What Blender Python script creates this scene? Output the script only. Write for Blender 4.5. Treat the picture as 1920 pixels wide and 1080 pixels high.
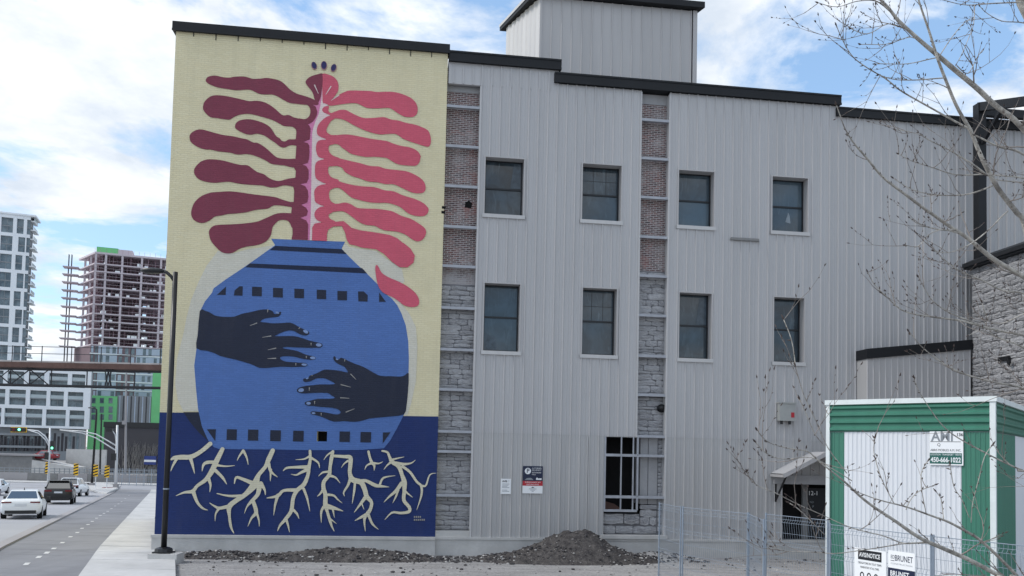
import bpy, bmesh, math, random
from mathutils import Vector, Matrix, noise
from mathutils.geometry import tessellate_polygon
for o in list(bpy.data.objects): bpy.data.objects.remove(o)
scene = bpy.context.scene
COL = scene.collection
R = math.radians
rnd = random.Random(7)

# ------------------------------------------------------------------ camera
FPX, PCY = 1507.0, 780.0            # focal length and optical centre of the (cropped) photograph, in its pixels
PITCH, ROLL, YAW, EYE = R(2.69), R(1.28), R(7.1), 3.4
FWD = Vector((0, math.cos(PITCH), math.sin(PITCH)))
UP0 = Vector((0, -math.sin(PITCH), math.cos(PITCH)))
RT0 = Vector((1, 0, 0))
RT = RT0*math.cos(ROLL) + UP0*math.sin(ROLL)
UP = -RT0*math.sin(ROLL) + UP0*math.cos(ROLL)
CAMLOC = Vector((0, 0, EYE))
cam = bpy.data.cameras.new('camera')
camo = bpy.data.objects.new('camera', cam); COL.objects.link(camo)
m = Matrix.Identity(4)
for i in range(3):
    m[i][0] = RT[i]; m[i][1] = UP[i]; m[i][2] = -FWD[i]; m[i][3] = CAMLOC[i]
camo.matrix_world = m
cam.sensor_fit = 'HORIZONTAL'; cam.sensor_width = 36.0
cam.lens = 36.0*FPX/1920.0
cam.shift_y = (PCY-540.0)/1920.0
cam.clip_start = 0.1; cam.clip_end = 4000
scene.camera = camo

# ------------------------------------------------------------------ sky, sun, exposure
SUN_EL, SUN_AZ = R(45), R(-97)       # azimuth measured from +Y towards +X: raking along the facade from the left, veiled by cloud
world = bpy.data.worlds.new('World'); scene.world = world; world.use_nodes = True
nt = world.node_tree; nt.nodes.clear()
def wn(t, **k):
    n = nt.nodes.new(t)
    for a, b in k.items(): setattr(n, a, b)
    return n
sky = wn('ShaderNodeTexSky', sky_type='NISHITA', sun_disc=False)
sky.sun_elevation = SUN_EL; sky.sun_rotation = SUN_AZ
sky.air_density = 1.0; sky.dust_density = 0.6; sky.ozone_density = 1.5
tc = wn('ShaderNodeTexCoord')
sep = wn('ShaderNodeSeparateXYZ'); nt.links.new(tc.outputs['Generated'], sep.inputs[0])
add = wn('ShaderNodeMath', operation='ADD'); add.inputs[1].default_value = 0.14
absz = wn('ShaderNodeMath', operation='ABSOLUTE'); nt.links.new(sep.outputs[2], absz.inputs[0]); nt.links.new(absz.outputs[0], add.inputs[0])
dx = wn('ShaderNodeMath', operation='DIVIDE'); dy = wn('ShaderNodeMath', operation='DIVIDE')
nt.links.new(sep.outputs[0], dx.inputs[0]); nt.links.new(add.outputs[0], dx.inputs[1])
nt.links.new(sep.outputs[1], dy.inputs[0]); nt.links.new(add.outputs[0], dy.inputs[1])
cmb = wn('ShaderNodeCombineXYZ'); nt.links.new(dx.outputs[0], cmb.inputs[0]); nt.links.new(dy.outputs[0], cmb.inputs[1])
mapn = wn('ShaderNodeMapping'); nt.links.new(cmb.outputs[0], mapn.inputs[0]); mapn.inputs['Location'].default_value = (-2.806, 0.993, 0)
n1 = wn('ShaderNodeTexNoise'); n1.inputs['Scale'].default_value = 1.7; n1.inputs['Detail'].default_value = 9; n1.inputs['Roughness'].default_value = 0.6; n1.inputs['Distortion'].default_value = 0.35
nt.links.new(mapn.outputs[0], n1.inputs['Vector'])
r1 = wn('ShaderNodeValToRGB'); r1.color_ramp.elements[0].position = 0.43; r1.color_ramp.elements[1].position = 0.53
nt.links.new(n1.outputs['Fac'], r1.inputs['Fac'])
n2 = wn('ShaderNodeTexNoise'); n2.inputs['Scale'].default_value = 2.6; n2.inputs['Detail'].default_value = 7; n2.inputs['Roughness'].default_value = 0.6
map2 = wn('ShaderNodeMapping'); map2.inputs['Location'].default_value = (1.7, -2.2, 4.0); nt.links.new(cmb.outputs[0], map2.inputs[0]); nt.links.new(map2.outputs[0], n2.inputs['Vector'])
r2 = wn('ShaderNodeValToRGB')
r2.color_ramp.elements[0].position = 0.36; r2.color_ramp.elements[0].color = (5.3, 5.9, 6.7, 1)
r2.color_ramp.elements[1].position = 0.60; r2.color_ramp.elements[1].color = (8.0, 8.2, 8.4, 1)
nt.links.new(n2.outputs['Fac'], r2.inputs['Fac'])
lift = wn('ShaderNodeMix', data_type='RGBA', blend_type='ADD'); lift.inputs[0].default_value = 1.0
lift.inputs[7].default_value = (1.2, 2.0, 3.0, 1)       # thin high haze over the blue
nt.links.new(sky.outputs[0], lift.inputs[6])
mx = wn('ShaderNodeMix', data_type='RGBA')
nt.links.new(r1.outputs[0], mx.inputs[0]); nt.links.new(lift.outputs[2], mx.inputs[6]); nt.links.new(r2.outputs[0], mx.inputs[7])
bg = wn('ShaderNodeBackground'); bg.inputs['Strength'].default_value = 0.078
nt.links.new(mx.outputs[2], bg.inputs[0])
wo = wn('ShaderNodeOutputWorld'); nt.links.new(bg.outputs[0], wo.inputs[0])

sl = bpy.data.lights.new('sun', 'SUN'); sl.energy = 1.5; sl.angle = R(20); sl.color = (1.0, 0.96, 0.9)
slo = bpy.data.objects.new('sun', sl); COL.objects.link(slo)
sd = Vector((math.sin(SUN_AZ)*math.cos(SUN_EL), math.cos(SUN_AZ)*math.cos(SUN_EL), math.sin(SUN_EL)))
slo.rotation_euler = sd.to_track_quat('Z', 'Y').to_euler(); slo.location = (-60, 40, 60)
vs = scene.view_settings
vs.view_transform = 'Standard'; vs.look = 'None'; vs.gamma = 1.0; vs.use_curve_mapping = False
vs.exposure = 0.84

# ------------------------------------------------------------------ measuring helpers (photo pixel -> point on a known surface)
def ray(x, y): return FWD + RT*((x-960)/FPX) + UP*((PCY-y)/FPX)
def at(x, y, Y):
    d = ray(x, y); return CAMLOC + d*(Y/d.y)
def onz(x, y, z):
    d = ray(x, y); return CAMLOC + d*((z-EYE)/d.z)
def gz(Y): return -0.03*(min(max(Y, 26.0), 90.0)-26.0)
def G(x, y):
    d = ray(x, y); z = 0.0
    for i in range(60):
        t = (z-EYE)/d.z; z = .5*z+.5*gz(t*d.y)
    return CAMLOC + d*t
class Frame:
    """a vertical reference plane: local x along it, local -y out of it towards the street, z up"""
    def __init__(s, o, yaw):
        s.o = Vector(o); s.yaw = yaw
        s.T = Vector((math.cos(yaw), math.sin(yaw), 0)); s.N = Vector((math.sin(yaw), -math.cos(yaw), 0))
    def uv(s, x, y, w=0.0):
        d = ray(x, y); o = s.o + s.N*w
        p = CAMLOC + d*(((o-CAMLOC).dot(s.N))/d.dot(s.N))
        return ((p-s.o).dot(s.T), p.z - s.o.z)
    def empty(s, name, du=0.0):
        e = bpy.data.objects.new(name, None); COL.objects.link(e); e.empty_display_size = .3
        e.location = s.o + s.T*du; e.rotation_euler = (0, 0, s.yaw); return e
    def world(s, u, w, z): return s.o + s.T*u + s.N*w + Vector((0, 0, z))
FAC = Frame(onz(288, 1036, 0.0), YAW)

# ------------------------------------------------------------------ mesh helpers
class MB:
    def __init__(s): s.v = []; s.f = []
    def add(s, vs, fs):
        b = len(s.v); s.v += [tuple(p) for p in vs]; s.f += [tuple(i+b for i in f) for f in fs]; return s
    def box(s, x0, x1, y0, y1, z0, z1):
        return s.add([(x0,y0,z0),(x1,y0,z0),(x1,y1,z0),(x0,y1,z0),(x0,y0,z1),(x1,y0,z1),(x1,y1,z1),(x0,y1,z1)],
                     [(0,3,2,1),(4,5,6,7),(0,1,5,4),(1,2,6,5),(2,3,7,6),(3,0,4,7)])
    def quad(s, a, b, c, d): return s.add([a,b,c,d], [(0,1,2,3)])
    def bar(s, a, b, w, h=None):
        a = Vector(a); b = Vector(b); h = h or w; d = (b-a).normalized()
        up = Vector((0,0,1)) if abs(d.z) < .95 else Vector((0,1,0))
        sx = d.cross(up).normalized()*(w/2); sy = sx.cross(d).normalized()*(h/2)
        return s.add([a-sx-sy,a+sx-sy,a+sx+sy,a-sx+sy,b-sx-sy,b+sx-sy,b+sx+sy,b-sx+sy],
                     [(0,3,2,1),(4,5,6,7),(0,1,5,4),(1,2,6,5),(2,3,7,6),(3,0,4,7)])
    def tube(s, pts, rads, n=8, cap=True):
        pts = [Vector(p) for p in pts]
        if not hasattr(rads, '__len__'): rads = [rads]*len(pts)
        base = len(s.v); ref = None
        for i, p in enumerate(pts):
            d = (pts[min(i+1, len(pts)-1)]-pts[max(i-1, 0)])
            d = d.normalized() if d.length > 1e-9 else Vector((0,0,1))
            if ref is None:
                ref = d.orthogonal().normalized()
            else:
                ref = (ref - d*ref.dot(d)); ref = ref.normalized() if ref.length > 1e-6 else d.orthogonal().normalized()
            bi = d.cross(ref)
            for k in range(n):
                a = 2*math.pi*k/n
                s.v.append(tuple(p + (ref*math.cos(a)+bi*math.sin(a))*rads[i]))
        for i in range(len(pts)-1):
            for k in range(n):
                a = base+i*n+k; b = base+i*n+(k+1) % n
                s.f.append((a, b, b+n, a+n))
        if cap:
            s.f.append(tuple(base+k for k in range(n))[::-1])
            s.f.append(tuple(base+(len(pts)-1)*n+k for k in range(n)))
        return s
    def poly(s, pts, w, holes=()):
        """flat polygon in facade coordinates (u,z) at distance w in front of the plane"""
        loops = [[Vector((p[0], p[1], 0)) for p in pts]] + [[Vector((p[0], p[1], 0)) for p in h] for h in holes]
        tri = tessellate_polygon(loops); flat = [p for l in loops for p in l]
        vs = [(p.x, -w, p.y) for p in flat]; fs = []
        for t in tri:
            a, b, c = (flat[i] for i in t)
            ar = (b.x-a.x)*(c.y-a.y)-(b.y-a.y)*(c.x-a.x)
            fs.append(tuple(t) if ar > 0 else tuple(t[::-1]))
        return s.add(vs, fs)
    def mesh(s, name):
        me = bpy.data.meshes.new(name); me.from_pydata(s.v, [], s.f); me.update(); return me
    def build(s, name, mat, parent=None, smooth=False, loc=None):
        me = s.mesh(name)
        if smooth: me.polygons.foreach_set('use_smooth', [True]*len(me.polygons))
        return link(name, me, mat, parent, loc)
def link(name, me, mat, parent=None, loc=None):
    if mat is not None and not len(me.materials):
        me.materials.append(M[mat] if isinstance(mat, str) else mat)
    o = bpy.data.objects.new(name, me); COL.objects.link(o)
    if parent is not None: o.parent = parent
    if loc is not None: o.location = loc
    return o
def tag(o, label=None, cat=None, group=None, kind=None):
    if label: o['label'] = label
    if cat: o['category'] = cat
    if group: o['group'] = group
    if kind: o['kind'] = kind
    return o
def empty(name, loc, rz=0.0):
    e = bpy.data.objects.new(name, None); COL.objects.link(e); e.empty_display_size = .3
    e.location = loc; e.rotation_euler = (0, 0, rz); return e
def text(name, body, size, mat, parent, loc, rot=(math.pi/2, 0, 0), align='LEFT', ext=0.0, sx=1.0, bold=0.0, fit=None):
    cu = bpy.data.curves.new(name, 'FONT'); cu.body = body; cu.size = size; cu.align_x = align; cu.align_y = 'CENTER'
    cu.offset = bold; cu.resolution_u = 3
    t = bpy.data.objects.new(name, cu); COL.objects.link(t)
    dg = bpy.context.evaluated_depsgraph_get(); me = bpy.data.meshes.new_from_object(t.evaluated_get(dg))
    bpy.data.objects.remove(t); me.name = name
    me.materials.clear()
    o = link(name, me, mat, parent, loc); o.rotation_euler = rot
    if fit and len(me.vertices):
        wd = max(v.co.x for v in me.vertices)-min(v.co.x for v in me.vertices); sx = fit/max(wd, 1e-4)
    o.scale = (sx, 1, 1); return o

# ------------------------------------------------------------------ materials
def lin(c):
    return tuple(((x/255)/12.92 if x/255 <= .04045 else ((x/255+.055)/1.055)**2.4) for x in c)
M = {}
class NB:
    def __init__(s, name):
        s.m = bpy.data.materials.new(name); s.m.use_nodes = True; s.t = s.m.node_tree
        s.b = s.t.nodes['Principled BSDF']; M[name] = s.m
    def n(s, t, **k):
        n = s.t.nodes.new(t)
        for a, b in k.items():
            if a in n.inputs.keys() if isinstance(a, str) else False: n.inputs[a].default_value = b
            else: setattr(n, a, b)
        return n
    def l(s, a, b): s.t.links.new(a, b)
    def noise(s, scale, detail=5, rough=.6, vec=None, dist=0.0):
        n = s.n('ShaderNodeTexNoise'); n.inputs['Scale'].default_value = scale; n.inputs['Detail'].default_value = detail
        n.inputs['Roughness'].default_value = rough; n.inputs['Distortion'].default_value = dist
        if vec is None: vec = s.obj()
        s.l(vec, n.inputs['Vector']); return n.outputs['Fac']
    def obj(s):
        if not hasattr(s, '_o'): s._o = s.n('ShaderNodeTexCoord').outputs['Object']
        return s._o
    def mapping(s, sc=(1,1,1), rot=(0,0,0), loc=(0,0,0), vec=None):
        n = s.n('ShaderNodeMapping'); n.inputs['Scale'].default_value = sc; n.inputs['Rotation'].default_value = rot; n.inputs['Location'].default_value = loc
        s.l(vec or s.obj(), n.inputs[0]); return n.outputs[0]
    def ramp(s, fac, stops):
        n = s.n('ShaderNodeValToRGB'); e = n.color_ramp.elements
        while len(e) < len(stops): e.new(.5)
        for i, (p, c) in enumerate(stops):
            e[i].position = p; e[i].color = (c, c, c, 1) if not hasattr(c, '__len__') else tuple(c)+(1,)
        s.l(fac, n.inputs[0]); return n.outputs[0]
    def mix(s, fac, a, b, mode='MIX'):
        n = s.n('ShaderNodeMix', data_type='RGBA', blend_type=mode)
        for i, v in ((0, fac), (6, a), (7, b)):
            if hasattr(v, 'is_linked'): s.l(v, n.inputs[i])
            else: n.inputs[i].default_value = v if i == 0 else (tuple(v)+(1,))[:4]
        return n.outputs[2]
    def bump(s, h, strength=.3, dist=.02, normal=None):
        n = s.n('ShaderNodeBump'); n.inputs['Strength'].default_value = strength; n.inputs['Distance'].default_value = dist
        s.l(h, n.inputs['Height'])
        if normal is not None: s.l(normal, n.inputs['Normal'])
        s.l(n.outputs[0], s.b.inputs['Normal']); return n.outputs[0]
    def col(s, c):
        if hasattr(c, 'is_linked'): s.l(c, s.b.inputs['Base Color'])
        else: s.b.inputs['Base Color'].default_value = (tuple(c)+(1,))[:4]
    def p(s, rough=.6, metal=0.0, spec=.5):
        s.b.inputs['Roughness'].default_value = rough; s.b.inputs['Metallic'].default_value = metal
        s.b.inputs['Specular IOR Level'].default_value = spec; return s

def simple(name, rgb, rough=.6, var=.12, scale=3.0, metal=0.0, spec=.4, bump=0.0, bscale=40, srgb=True):
    nb = NB(name).p(rough, metal, spec); c = lin(rgb) if srgb else rgb
    f = nb.noise(scale, 6, .65); f2 = nb.noise(scale*9, 3, .6)
    a = tuple(x*(1-var) for x in c); b = tuple(min(1, x*(1+var)) for x in c)
    cc = nb.mix(nb.ramp(f, [(.3, 0), (.7, 1)]), a, b)
    cc = nb.mix(nb.ramp(f2, [(.35, .0), (.75, .35)]), cc, a)
    nb.col(cc)
    if bump: nb.bump(nb.noise(bscale, 4, .6), bump, .02)
    return nb
def brick_vec(nb):
    s = nb.n('ShaderNodeSeparateXYZ'); nb.l(nb.obj(), s.inputs[0])
    c = nb.n('ShaderNodeCombineXYZ'); nb.l(s.outputs[0], c.inputs[0]); nb.l(s.outputs[2], c.inputs[1]); return c.outputs[0]
def brick(nb, vec, mortar=.012, bw=.215, rh=.068, smooth=.3):
    n = nb.n('ShaderNodeTexBrick'); n.inputs['Scale'].default_value = 1.0; n.inputs['Mortar Size'].default_value = mortar
    n.inputs['Brick Width'].default_value = bw; n.inputs['Row Height'].default_value = rh; n.inputs['Mortar Smooth'].default_value = smooth
    n.inputs['Bias'].default_value = 0.0; n.offset = .5
    n.inputs['Color1'].default_value = (0,0,0,1); n.inputs['Color2'].default_value = (1,1,1,1); n.inputs['Mortar'].default_value = (.5,.5,.5,1)
    nb.l(vec, n.inputs['Vector']); return n
def mural_paint(name, rgb, var=.05):
    """emulsion rolled over rough brickwork: brick relief shows, joints a touch darker with dirt"""
    nb = NB(name).p(.75, 0, .3); c = lin(rgb); vec = brick_vec(nb)
    wob = nb.noise(1.2, 3, .5); v2 = nb.n('ShaderNodeVectorMath', operation='MULTIPLY_ADD')
    nb.l(wob, v2.inputs[0]); v2.inputs[1].default_value = (.02, .05, 0); nb.l(vec, v2.inputs[2])
    b = brick(nb, v2.outputs[0], .009)
    a = tuple(x*(1-var) for x in c); d = tuple(min(1, x*(1+var)) for x in c)
    cc = nb.mix(nb.ramp(nb.noise(.35, 5, .6), [(.3, 0), (.7, 1)]), a, d)
    cc = nb.mix(.05, cc, b.outputs['Color'], 'OVERLAY')
    mm = nb.n('ShaderNodeMath', operation='MULTIPLY'); mm.inputs[1].default_value = .30; nb.l(b.outputs['Fac'], mm.inputs[0])
    cc = nb.mix(mm.outputs[0], cc, tuple(x*.7 for x in c))
    st = nb.noise(1.0, 6, .7, nb.mapping((22, 22, 110)))
    cc = nb.mix(nb.ramp(st, [(.50, 0), (.7, .34)]), cc, tuple(x*.72 for x in c))
    gr = nb.noise(1.0, 6, .7, nb.mapping((2.2, 2.2, .35)))
    cc = nb.mix(nb.ramp(gr, [(.50, 0), (.72, .30)]), cc, tuple(x*.66+.03 for x in c))
    nb.col(cc)
    inv = nb.n('ShaderNodeMath', operation='SUBTRACT'); inv.inputs[0].default_value = 1; nb.l(b.outputs['Fac'], inv.inputs[1])
    n1 = nb.bump(inv.outputs[0], .65, .009)
    nb.bump(nb.noise(45, 4, .7), .6, .010, n1)
    return nb
CREAM = (218, 208, 173)
mural_paint('paint_cream', CREAM, .06)
mural_paint('paint_halo', (208, 204, 190), .03)
mural_paint('paint_root', (214, 208, 184), .05)
mural_paint('paint_navy', (34, 52, 104), .08)
mural_paint('paint_blue', (82, 114, 174), .06)
mural_paint('paint_dark', (38, 44, 62), .08)
mural_paint('paint_band', (30, 40, 66), .06)
mural_paint('paint_maroon', (128, 60, 78), .07)
mural_paint('paint_red', (204, 92, 112), .07)
mural_paint('paint_pink', (214, 130, 170), .05)
mural_paint('paint_pale', (226, 206, 202), .04)
mural_paint('paint_seed', (52, 52, 96), .08)
mural_paint('paint_seed_edge', (150, 110, 120), .06)
mural_paint('paint_nail', (128, 150, 192), .05)
mural_paint('paint_line', (150, 148, 146), .05)

def clad(name, rgb, var=.05):
    nb = NB(name).p(.42, 0, .5); c = lin(rgb)
    streak = nb.noise(1.0, 5, .6, nb.mapping((5, 5, .18))); big = nb.noise(.25, 4, .6); fine = nb.noise(14, 4, .7)
    cc = nb.mix(nb.ramp(streak, [(.3, 0), (.72, 1)]), tuple(x*(1-var) for x in c), tuple(x*(1+var) for x in c))
    cc = nb.mix(nb.ramp(big, [(.35, 0), (.7, .5)]), cc, tuple(x*.92 for x in c))
    cc = nb.mix(nb.ramp(fine, [(.68, 0), (.8, .35)]), cc, tuple(x*.7 for x in c))
    g = nb.n('ShaderNodeNewGeometry'); oi = nb.n('ShaderNodeObjectInfo')
    cc = nb.mix(nb.ramp(oi.outputs['Random'], [(0, .0), (1, .30)]), cc, tuple(x*.80 for x in c))
    run = nb.noise(1.0, 6, .75, nb.mapping((9, 9, .22)))
    cc = nb.mix(nb.ramp(run, [(.60, 0), (.78, .45)]), cc, tuple(x*.68 for x in c))
    nb.col(cc); nb.bump(nb.noise(1.0, 3, .5, nb.mapping((2.2, 2.2, .7))), .30, .04); return nb
clad('cladding', (179, 178, 179)); clad('cladding_tower', (176, 174, 174)); clad('flashing', (188, 187, 187))
clad('lower_cladding', (176, 175, 175))
simple('cap_black', (24, 26, 30), .55, .25, 1.2, spec=.3)
simple('black_metal', (22, 23, 26), .4, .25, 4, spec=.5)
simple('galvanised', (150, 160, 172), .42, .15, 6, metal=.55)
simple('galv_wire', (134, 145, 158), .6, .1, 6, metal=.2)
simple('girt_steel', (160, 163, 170), .5, .15, 2.5, metal=.1)
simple('frame_dark', (28, 31, 36), .4, .15, 4)

nb = NB('old_brick').p(.9, 0, .2); vec = brick_vec(nb)
b = brick(nb, vec, .013, .21, .0655, .2)
bn = nb.noise(1.2, 5, .6); cc = nb.mix(b.outputs['Color'], lin((90, 74, 76)), lin((138, 104, 100)))
cc = nb.mix(nb.ramp(nb.noise(9, 3, .6), [(.45, 0), (.6, .7)]), cc, lin((62, 54, 58)))
cc = nb.mix(b.outputs['Fac'], cc, lin((172, 167, 166)))
cc = nb.mix(nb.ramp(nb.noise(1.5, 6, .7), [(.50, 0), (.72, .65)]), cc, lin((176, 172, 172)))
cc = nb.mix(nb.ramp(nb.noise(.9, 5, .7, nb.mapping(loc=(3, 2, 9))), [(.56, 0), (.70, .55)]), cc, lin((150, 92, 84)))
sz = nb.n('ShaderNodeSeparateXYZ'); nb.l(nb.obj(), sz.inputs[0]); za = nb.n('ShaderNodeMath', operation='MULTIPLY_ADD'); za.inputs[1].default_value = -.9; za.inputs[2].default_value = 8.3; nb.l(sz.outputs[2], za.inputs[0])
zn = nb.n('ShaderNodeMath', operation='MULTIPLY_ADD'); zn.inputs[1].default_value = 2.2; nb.l(nb.noise(3, 6, .7), zn.inputs[0]); nb.l(za.outputs[0], zn.inputs[2])
cc = nb.mix(nb.ramp(zn.outputs[0], [(1.55, 0), (2.2, .85)]) if False else nb.ramp(zn.outputs[0], [(.45, 0), (1.0, .8)]), cc, lin((170, 168, 170)))
nb.col(cc); iv = nb.n('ShaderNodeMath', operation='SUBTRACT'); iv.inputs[0].default_value = 1; nb.l(b.outputs['Fac'], iv.inputs[1])
n1 = nb.bump(iv.outputs[0], .8, .012); nb.bump(nb.noise(40, 5, .7), .5, .012, n1)

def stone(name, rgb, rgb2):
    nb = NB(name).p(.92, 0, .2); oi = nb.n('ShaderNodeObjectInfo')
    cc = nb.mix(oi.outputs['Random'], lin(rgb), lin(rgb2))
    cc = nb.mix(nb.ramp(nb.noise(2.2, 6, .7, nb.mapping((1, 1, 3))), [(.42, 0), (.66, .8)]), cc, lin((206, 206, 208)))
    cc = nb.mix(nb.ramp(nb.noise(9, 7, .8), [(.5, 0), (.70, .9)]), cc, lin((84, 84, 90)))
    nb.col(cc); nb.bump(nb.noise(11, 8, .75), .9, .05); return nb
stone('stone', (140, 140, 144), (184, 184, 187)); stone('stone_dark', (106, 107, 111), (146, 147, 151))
simple('mortar', (122, 122, 126), .95, .22, 3, bump=.8, bscale=22)
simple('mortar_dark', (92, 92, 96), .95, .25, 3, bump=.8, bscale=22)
simple('render_grey', (158, 158, 160), .92, .12, 1.6, bump=.4, bscale=14)
simple('concrete', (186, 185, 183), .9, .14, 1.3, bump=.35, bscale=18)
simple('concrete_dark', (126, 126, 126), .9, .18, 1.2, bump=.35, bscale=18)
simple('concrete_far', (150, 148, 150), .9, .12, .2)

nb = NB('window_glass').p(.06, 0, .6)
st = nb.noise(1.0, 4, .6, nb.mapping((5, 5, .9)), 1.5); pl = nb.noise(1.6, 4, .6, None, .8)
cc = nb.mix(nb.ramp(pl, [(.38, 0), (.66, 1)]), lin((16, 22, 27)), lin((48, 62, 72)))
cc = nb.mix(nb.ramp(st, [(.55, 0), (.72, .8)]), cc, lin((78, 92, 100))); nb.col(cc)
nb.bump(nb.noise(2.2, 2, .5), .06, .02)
oi = nb.n('ShaderNodeObjectInfo'); cc = nb.mix(nb.ramp(oi.outputs['Random'], [(0, 0), (1, .6)]), cc, lin((92, 110, 122))); nb.col(cc)  # paler tint varying per pane: window reflections put into the glass colour
simple('window_plastic', (128, 138, 146), .35, .3, 2.5); simple('glass_sheet', (70, 82, 92), .15, .45, 5)
simple('dark_inside', (14, 14, 16), .95, .3, 2)
nb = NB('far_glass').p(.12, 0, .6); oi = nb.n('ShaderNodeObjectInfo')
nb.col(nb.mix(nb.ramp(nb.noise(.35, 4, .6), [(.35, 0), (.65, 1)]), lin((66, 82, 92)), lin((118, 134, 142))))
simple('far_white', (226, 230, 234), .7, .05, .1)
simple('far_grey', (138, 142, 146), .8, .1, .1)
simple('far_rail', (170, 182, 186), .3, .1, .3)
simple('far_dark', (70, 69, 73), .85, .15, .12)

nb = NB('ground_gravel').p(.95, 0, .2)
f1 = nb.noise(.22, 6, .65); f2 = nb.noise(38, 5, .75); f3 = nb.noise(3.2, 6, .7)
cc = nb.mix(nb.ramp(f1, [(.35, 0), (.65, 1)]), lin((146, 145, 146)), lin((176, 175, 174)))
cc = nb.mix(nb.ramp(f3, [(.45, 0), (.7, .6)]), cc, lin((138, 137, 138)))
cc = nb.mix(nb.ramp(f2, [(.52, 0), (.68, .65)]), cc, lin((112, 111, 112)))
cc = nb.mix(nb.ramp(nb.noise(55, 3, .6, nb.mapping(loc=(5, 1, 3))), [(.60, 0), (.70, .6)]), cc, lin((204, 202, 200)))
tr = nb.noise(1.0, 6, .65, nb.mapping((.35, 2.2, 1), (0, 0, -YAW)))
cc = nb.mix(nb.ramp(tr, [(.46, 0), (.66, .55)]), cc, lin((110, 108, 108)))
cc = nb.mix(nb.ramp(nb.noise(1.0, 6, .7, nb.mapping((.5, 1.6, 1), (0, 0, -YAW), (4, 9, 0))), [(.56, 0), (.72, .4)]), cc, lin((196, 195, 194)))
g8 = nb.noise(9, 6, .8)
cc = nb.mix(nb.ramp(g8, [(.48, 0), (.62, .55)]), cc, lin((104, 103, 104)))
cc = nb.mix(nb.ramp(nb.noise(13, 5, .8, nb.mapping(loc=(2, 7, 1))), [(.56, 0), (.66, .6)]), cc, lin((206, 205, 204)))
nb.col(cc); nb.bump(g8, .9, .05)
nb = NB('asphalt').p(.88, 0, .25)
f1 = nb.noise(.12, 6, .65); f2 = nb.noise(30, 4, .7); st = nb.noise(1.0, 5, .6, nb.mapping((.9, .12, 1), (0, 0, R(-23))))
cc = nb.mix(nb.ramp(f1, [(.3, 0), (.7, 1)]), lin((118, 119, 124)), lin((138, 139, 143)))
cc = nb.mix(nb.ramp(st, [(.45, 0), (.7, .5)]), cc, lin((104, 105, 110)))
cc = nb.mix(nb.ramp(f2, [(.5, 0), (.75, .3)]), cc, lin((84, 84, 88))); cc = nb.mix(nb.ramp(nb.noise(1.0, 6, .7, nb.mapping((.25, 1.1, 1), (0, 0, R(-23)))), [(.52, 0), (.62, .45)]), cc, lin((98, 99, 104)))
nb.col(cc); nb.bump(f2, .3, .01)
nb = NB('asphalt_light').p(.88, 0, .25)
f1 = nb.noise(.1, 6, .65); f2 = nb.noise(30, 4, .7)
cc = nb.mix(nb.ramp(f1, [(.3, 0), (.7, 1)]), lin((146, 147, 152)), lin((166, 167, 171)))
cc = nb.mix(nb.ramp(f2, [(.5, 0), (.75, .25)]), cc, lin((110, 110, 114))); nb.col(cc); nb.bump(f2, .3, .01)
simple('pavement_concrete', (182, 182, 182), .9, .17, .7, bump=.3, bscale=12)
simple('road_paint', (196, 196, 195), .7, .15, 6)
nb = NB('dirt').p(.97, 0, .1)
f = nb.noise(5, 7, .75); f2 = nb.noise(26, 5, .75)
cc = nb.mix(nb.ramp(f, [(.35, 0), (.65, 1)]), lin((58, 56, 58)), lin((104, 100, 98)))
cc = nb.mix(nb.ramp(f2, [(.56, 0), (.68, .8)]), cc, lin((150, 146, 142))); cc = nb.mix(nb.ramp(f2, [(.3, .7), (.42, 0)]), cc, lin((34, 33, 35)))
nb.col(cc); nb.bump(f2, 1.0, .06)
simple('pebble', (120, 117, 115), .95, .35, 1.5); simple('pebble_dark', (66, 64, 66), .95, .35, 1.5); simple('pebble_light', (176, 174, 172), .95, .2, 1.5)

clad('trailer_white', (214, 217, 222), .03); clad('trailer_green', (58, 116, 98), .10)
simple('box_grey', (158, 160, 158), .5, .08, 3)
simple('trim_white', (212, 218, 218), .5, .08, 3, spec=.5)
simple('sign_white', (228, 230, 232), .5, .03, 3); simple('sign_navy', (24, 34, 62), .5, .08, 3); simple('sign_red', (172, 40, 52), .5, .06, 3)
simple('sign_green', (34, 92, 84), .5, .06, 3); simple('sign_black', (26, 28, 34), .5, .05, 3); simple('sign_grey', (130, 136, 142), .5, .05, 3)
simple('sign_yellow', (232, 184, 40), .5, .06, 3); simple('sign_blue', (50, 66, 128), .5, .06, 3)
nb = NB('bark').p(.85, 0, .25)
f = nb.noise(9, 6, .7); cc = nb.mix(nb.ramp(f, [(.35, 0), (.65, 1)]), lin((120, 115, 110)), lin((192, 187, 178)))
cc = nb.mix(nb.ramp(nb.noise(60, 3, .6), [(.55, 0), (.7, .6)]), cc, lin((70, 64, 60))); nb.col(cc); nb.bump(nb.noise(45, 4, .6), .5, .01)
simple('twig_bark', (132, 124, 118), .8, .25, 8); simple('bud', (74, 62, 58), .7, .3, 20)
def carpaint(name, rgb):
    nb = NB(name).p(.3, 0, .5); nb.col(lin(rgb)); nb.b.inputs['Coat Weight'].default_value = .35; nb.b.inputs['Coat Roughness'].default_value = .05
carpaint('car_white', (226, 229, 232)); carpaint('car_black', (15, 16, 19)); carpaint('car_red', (140, 28, 40))
nb = NB('car_glass').p(.04, 0, 1.0); nb.col(lin((26, 33, 37))); nb.b.inputs['IOR'].default_value = 2.0
simple('tyre', (22, 22, 24), .9, .2, 5); simple('rim', (150, 152, 156), .35, .1, 5, metal=.7)
simple('tail_red', (104, 18, 26), .25, .1, 5); simple('plate', (206, 210, 216), .5, .05, 5); simple('head_lamp', (220, 226, 230), .15, .05, 5)
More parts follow.
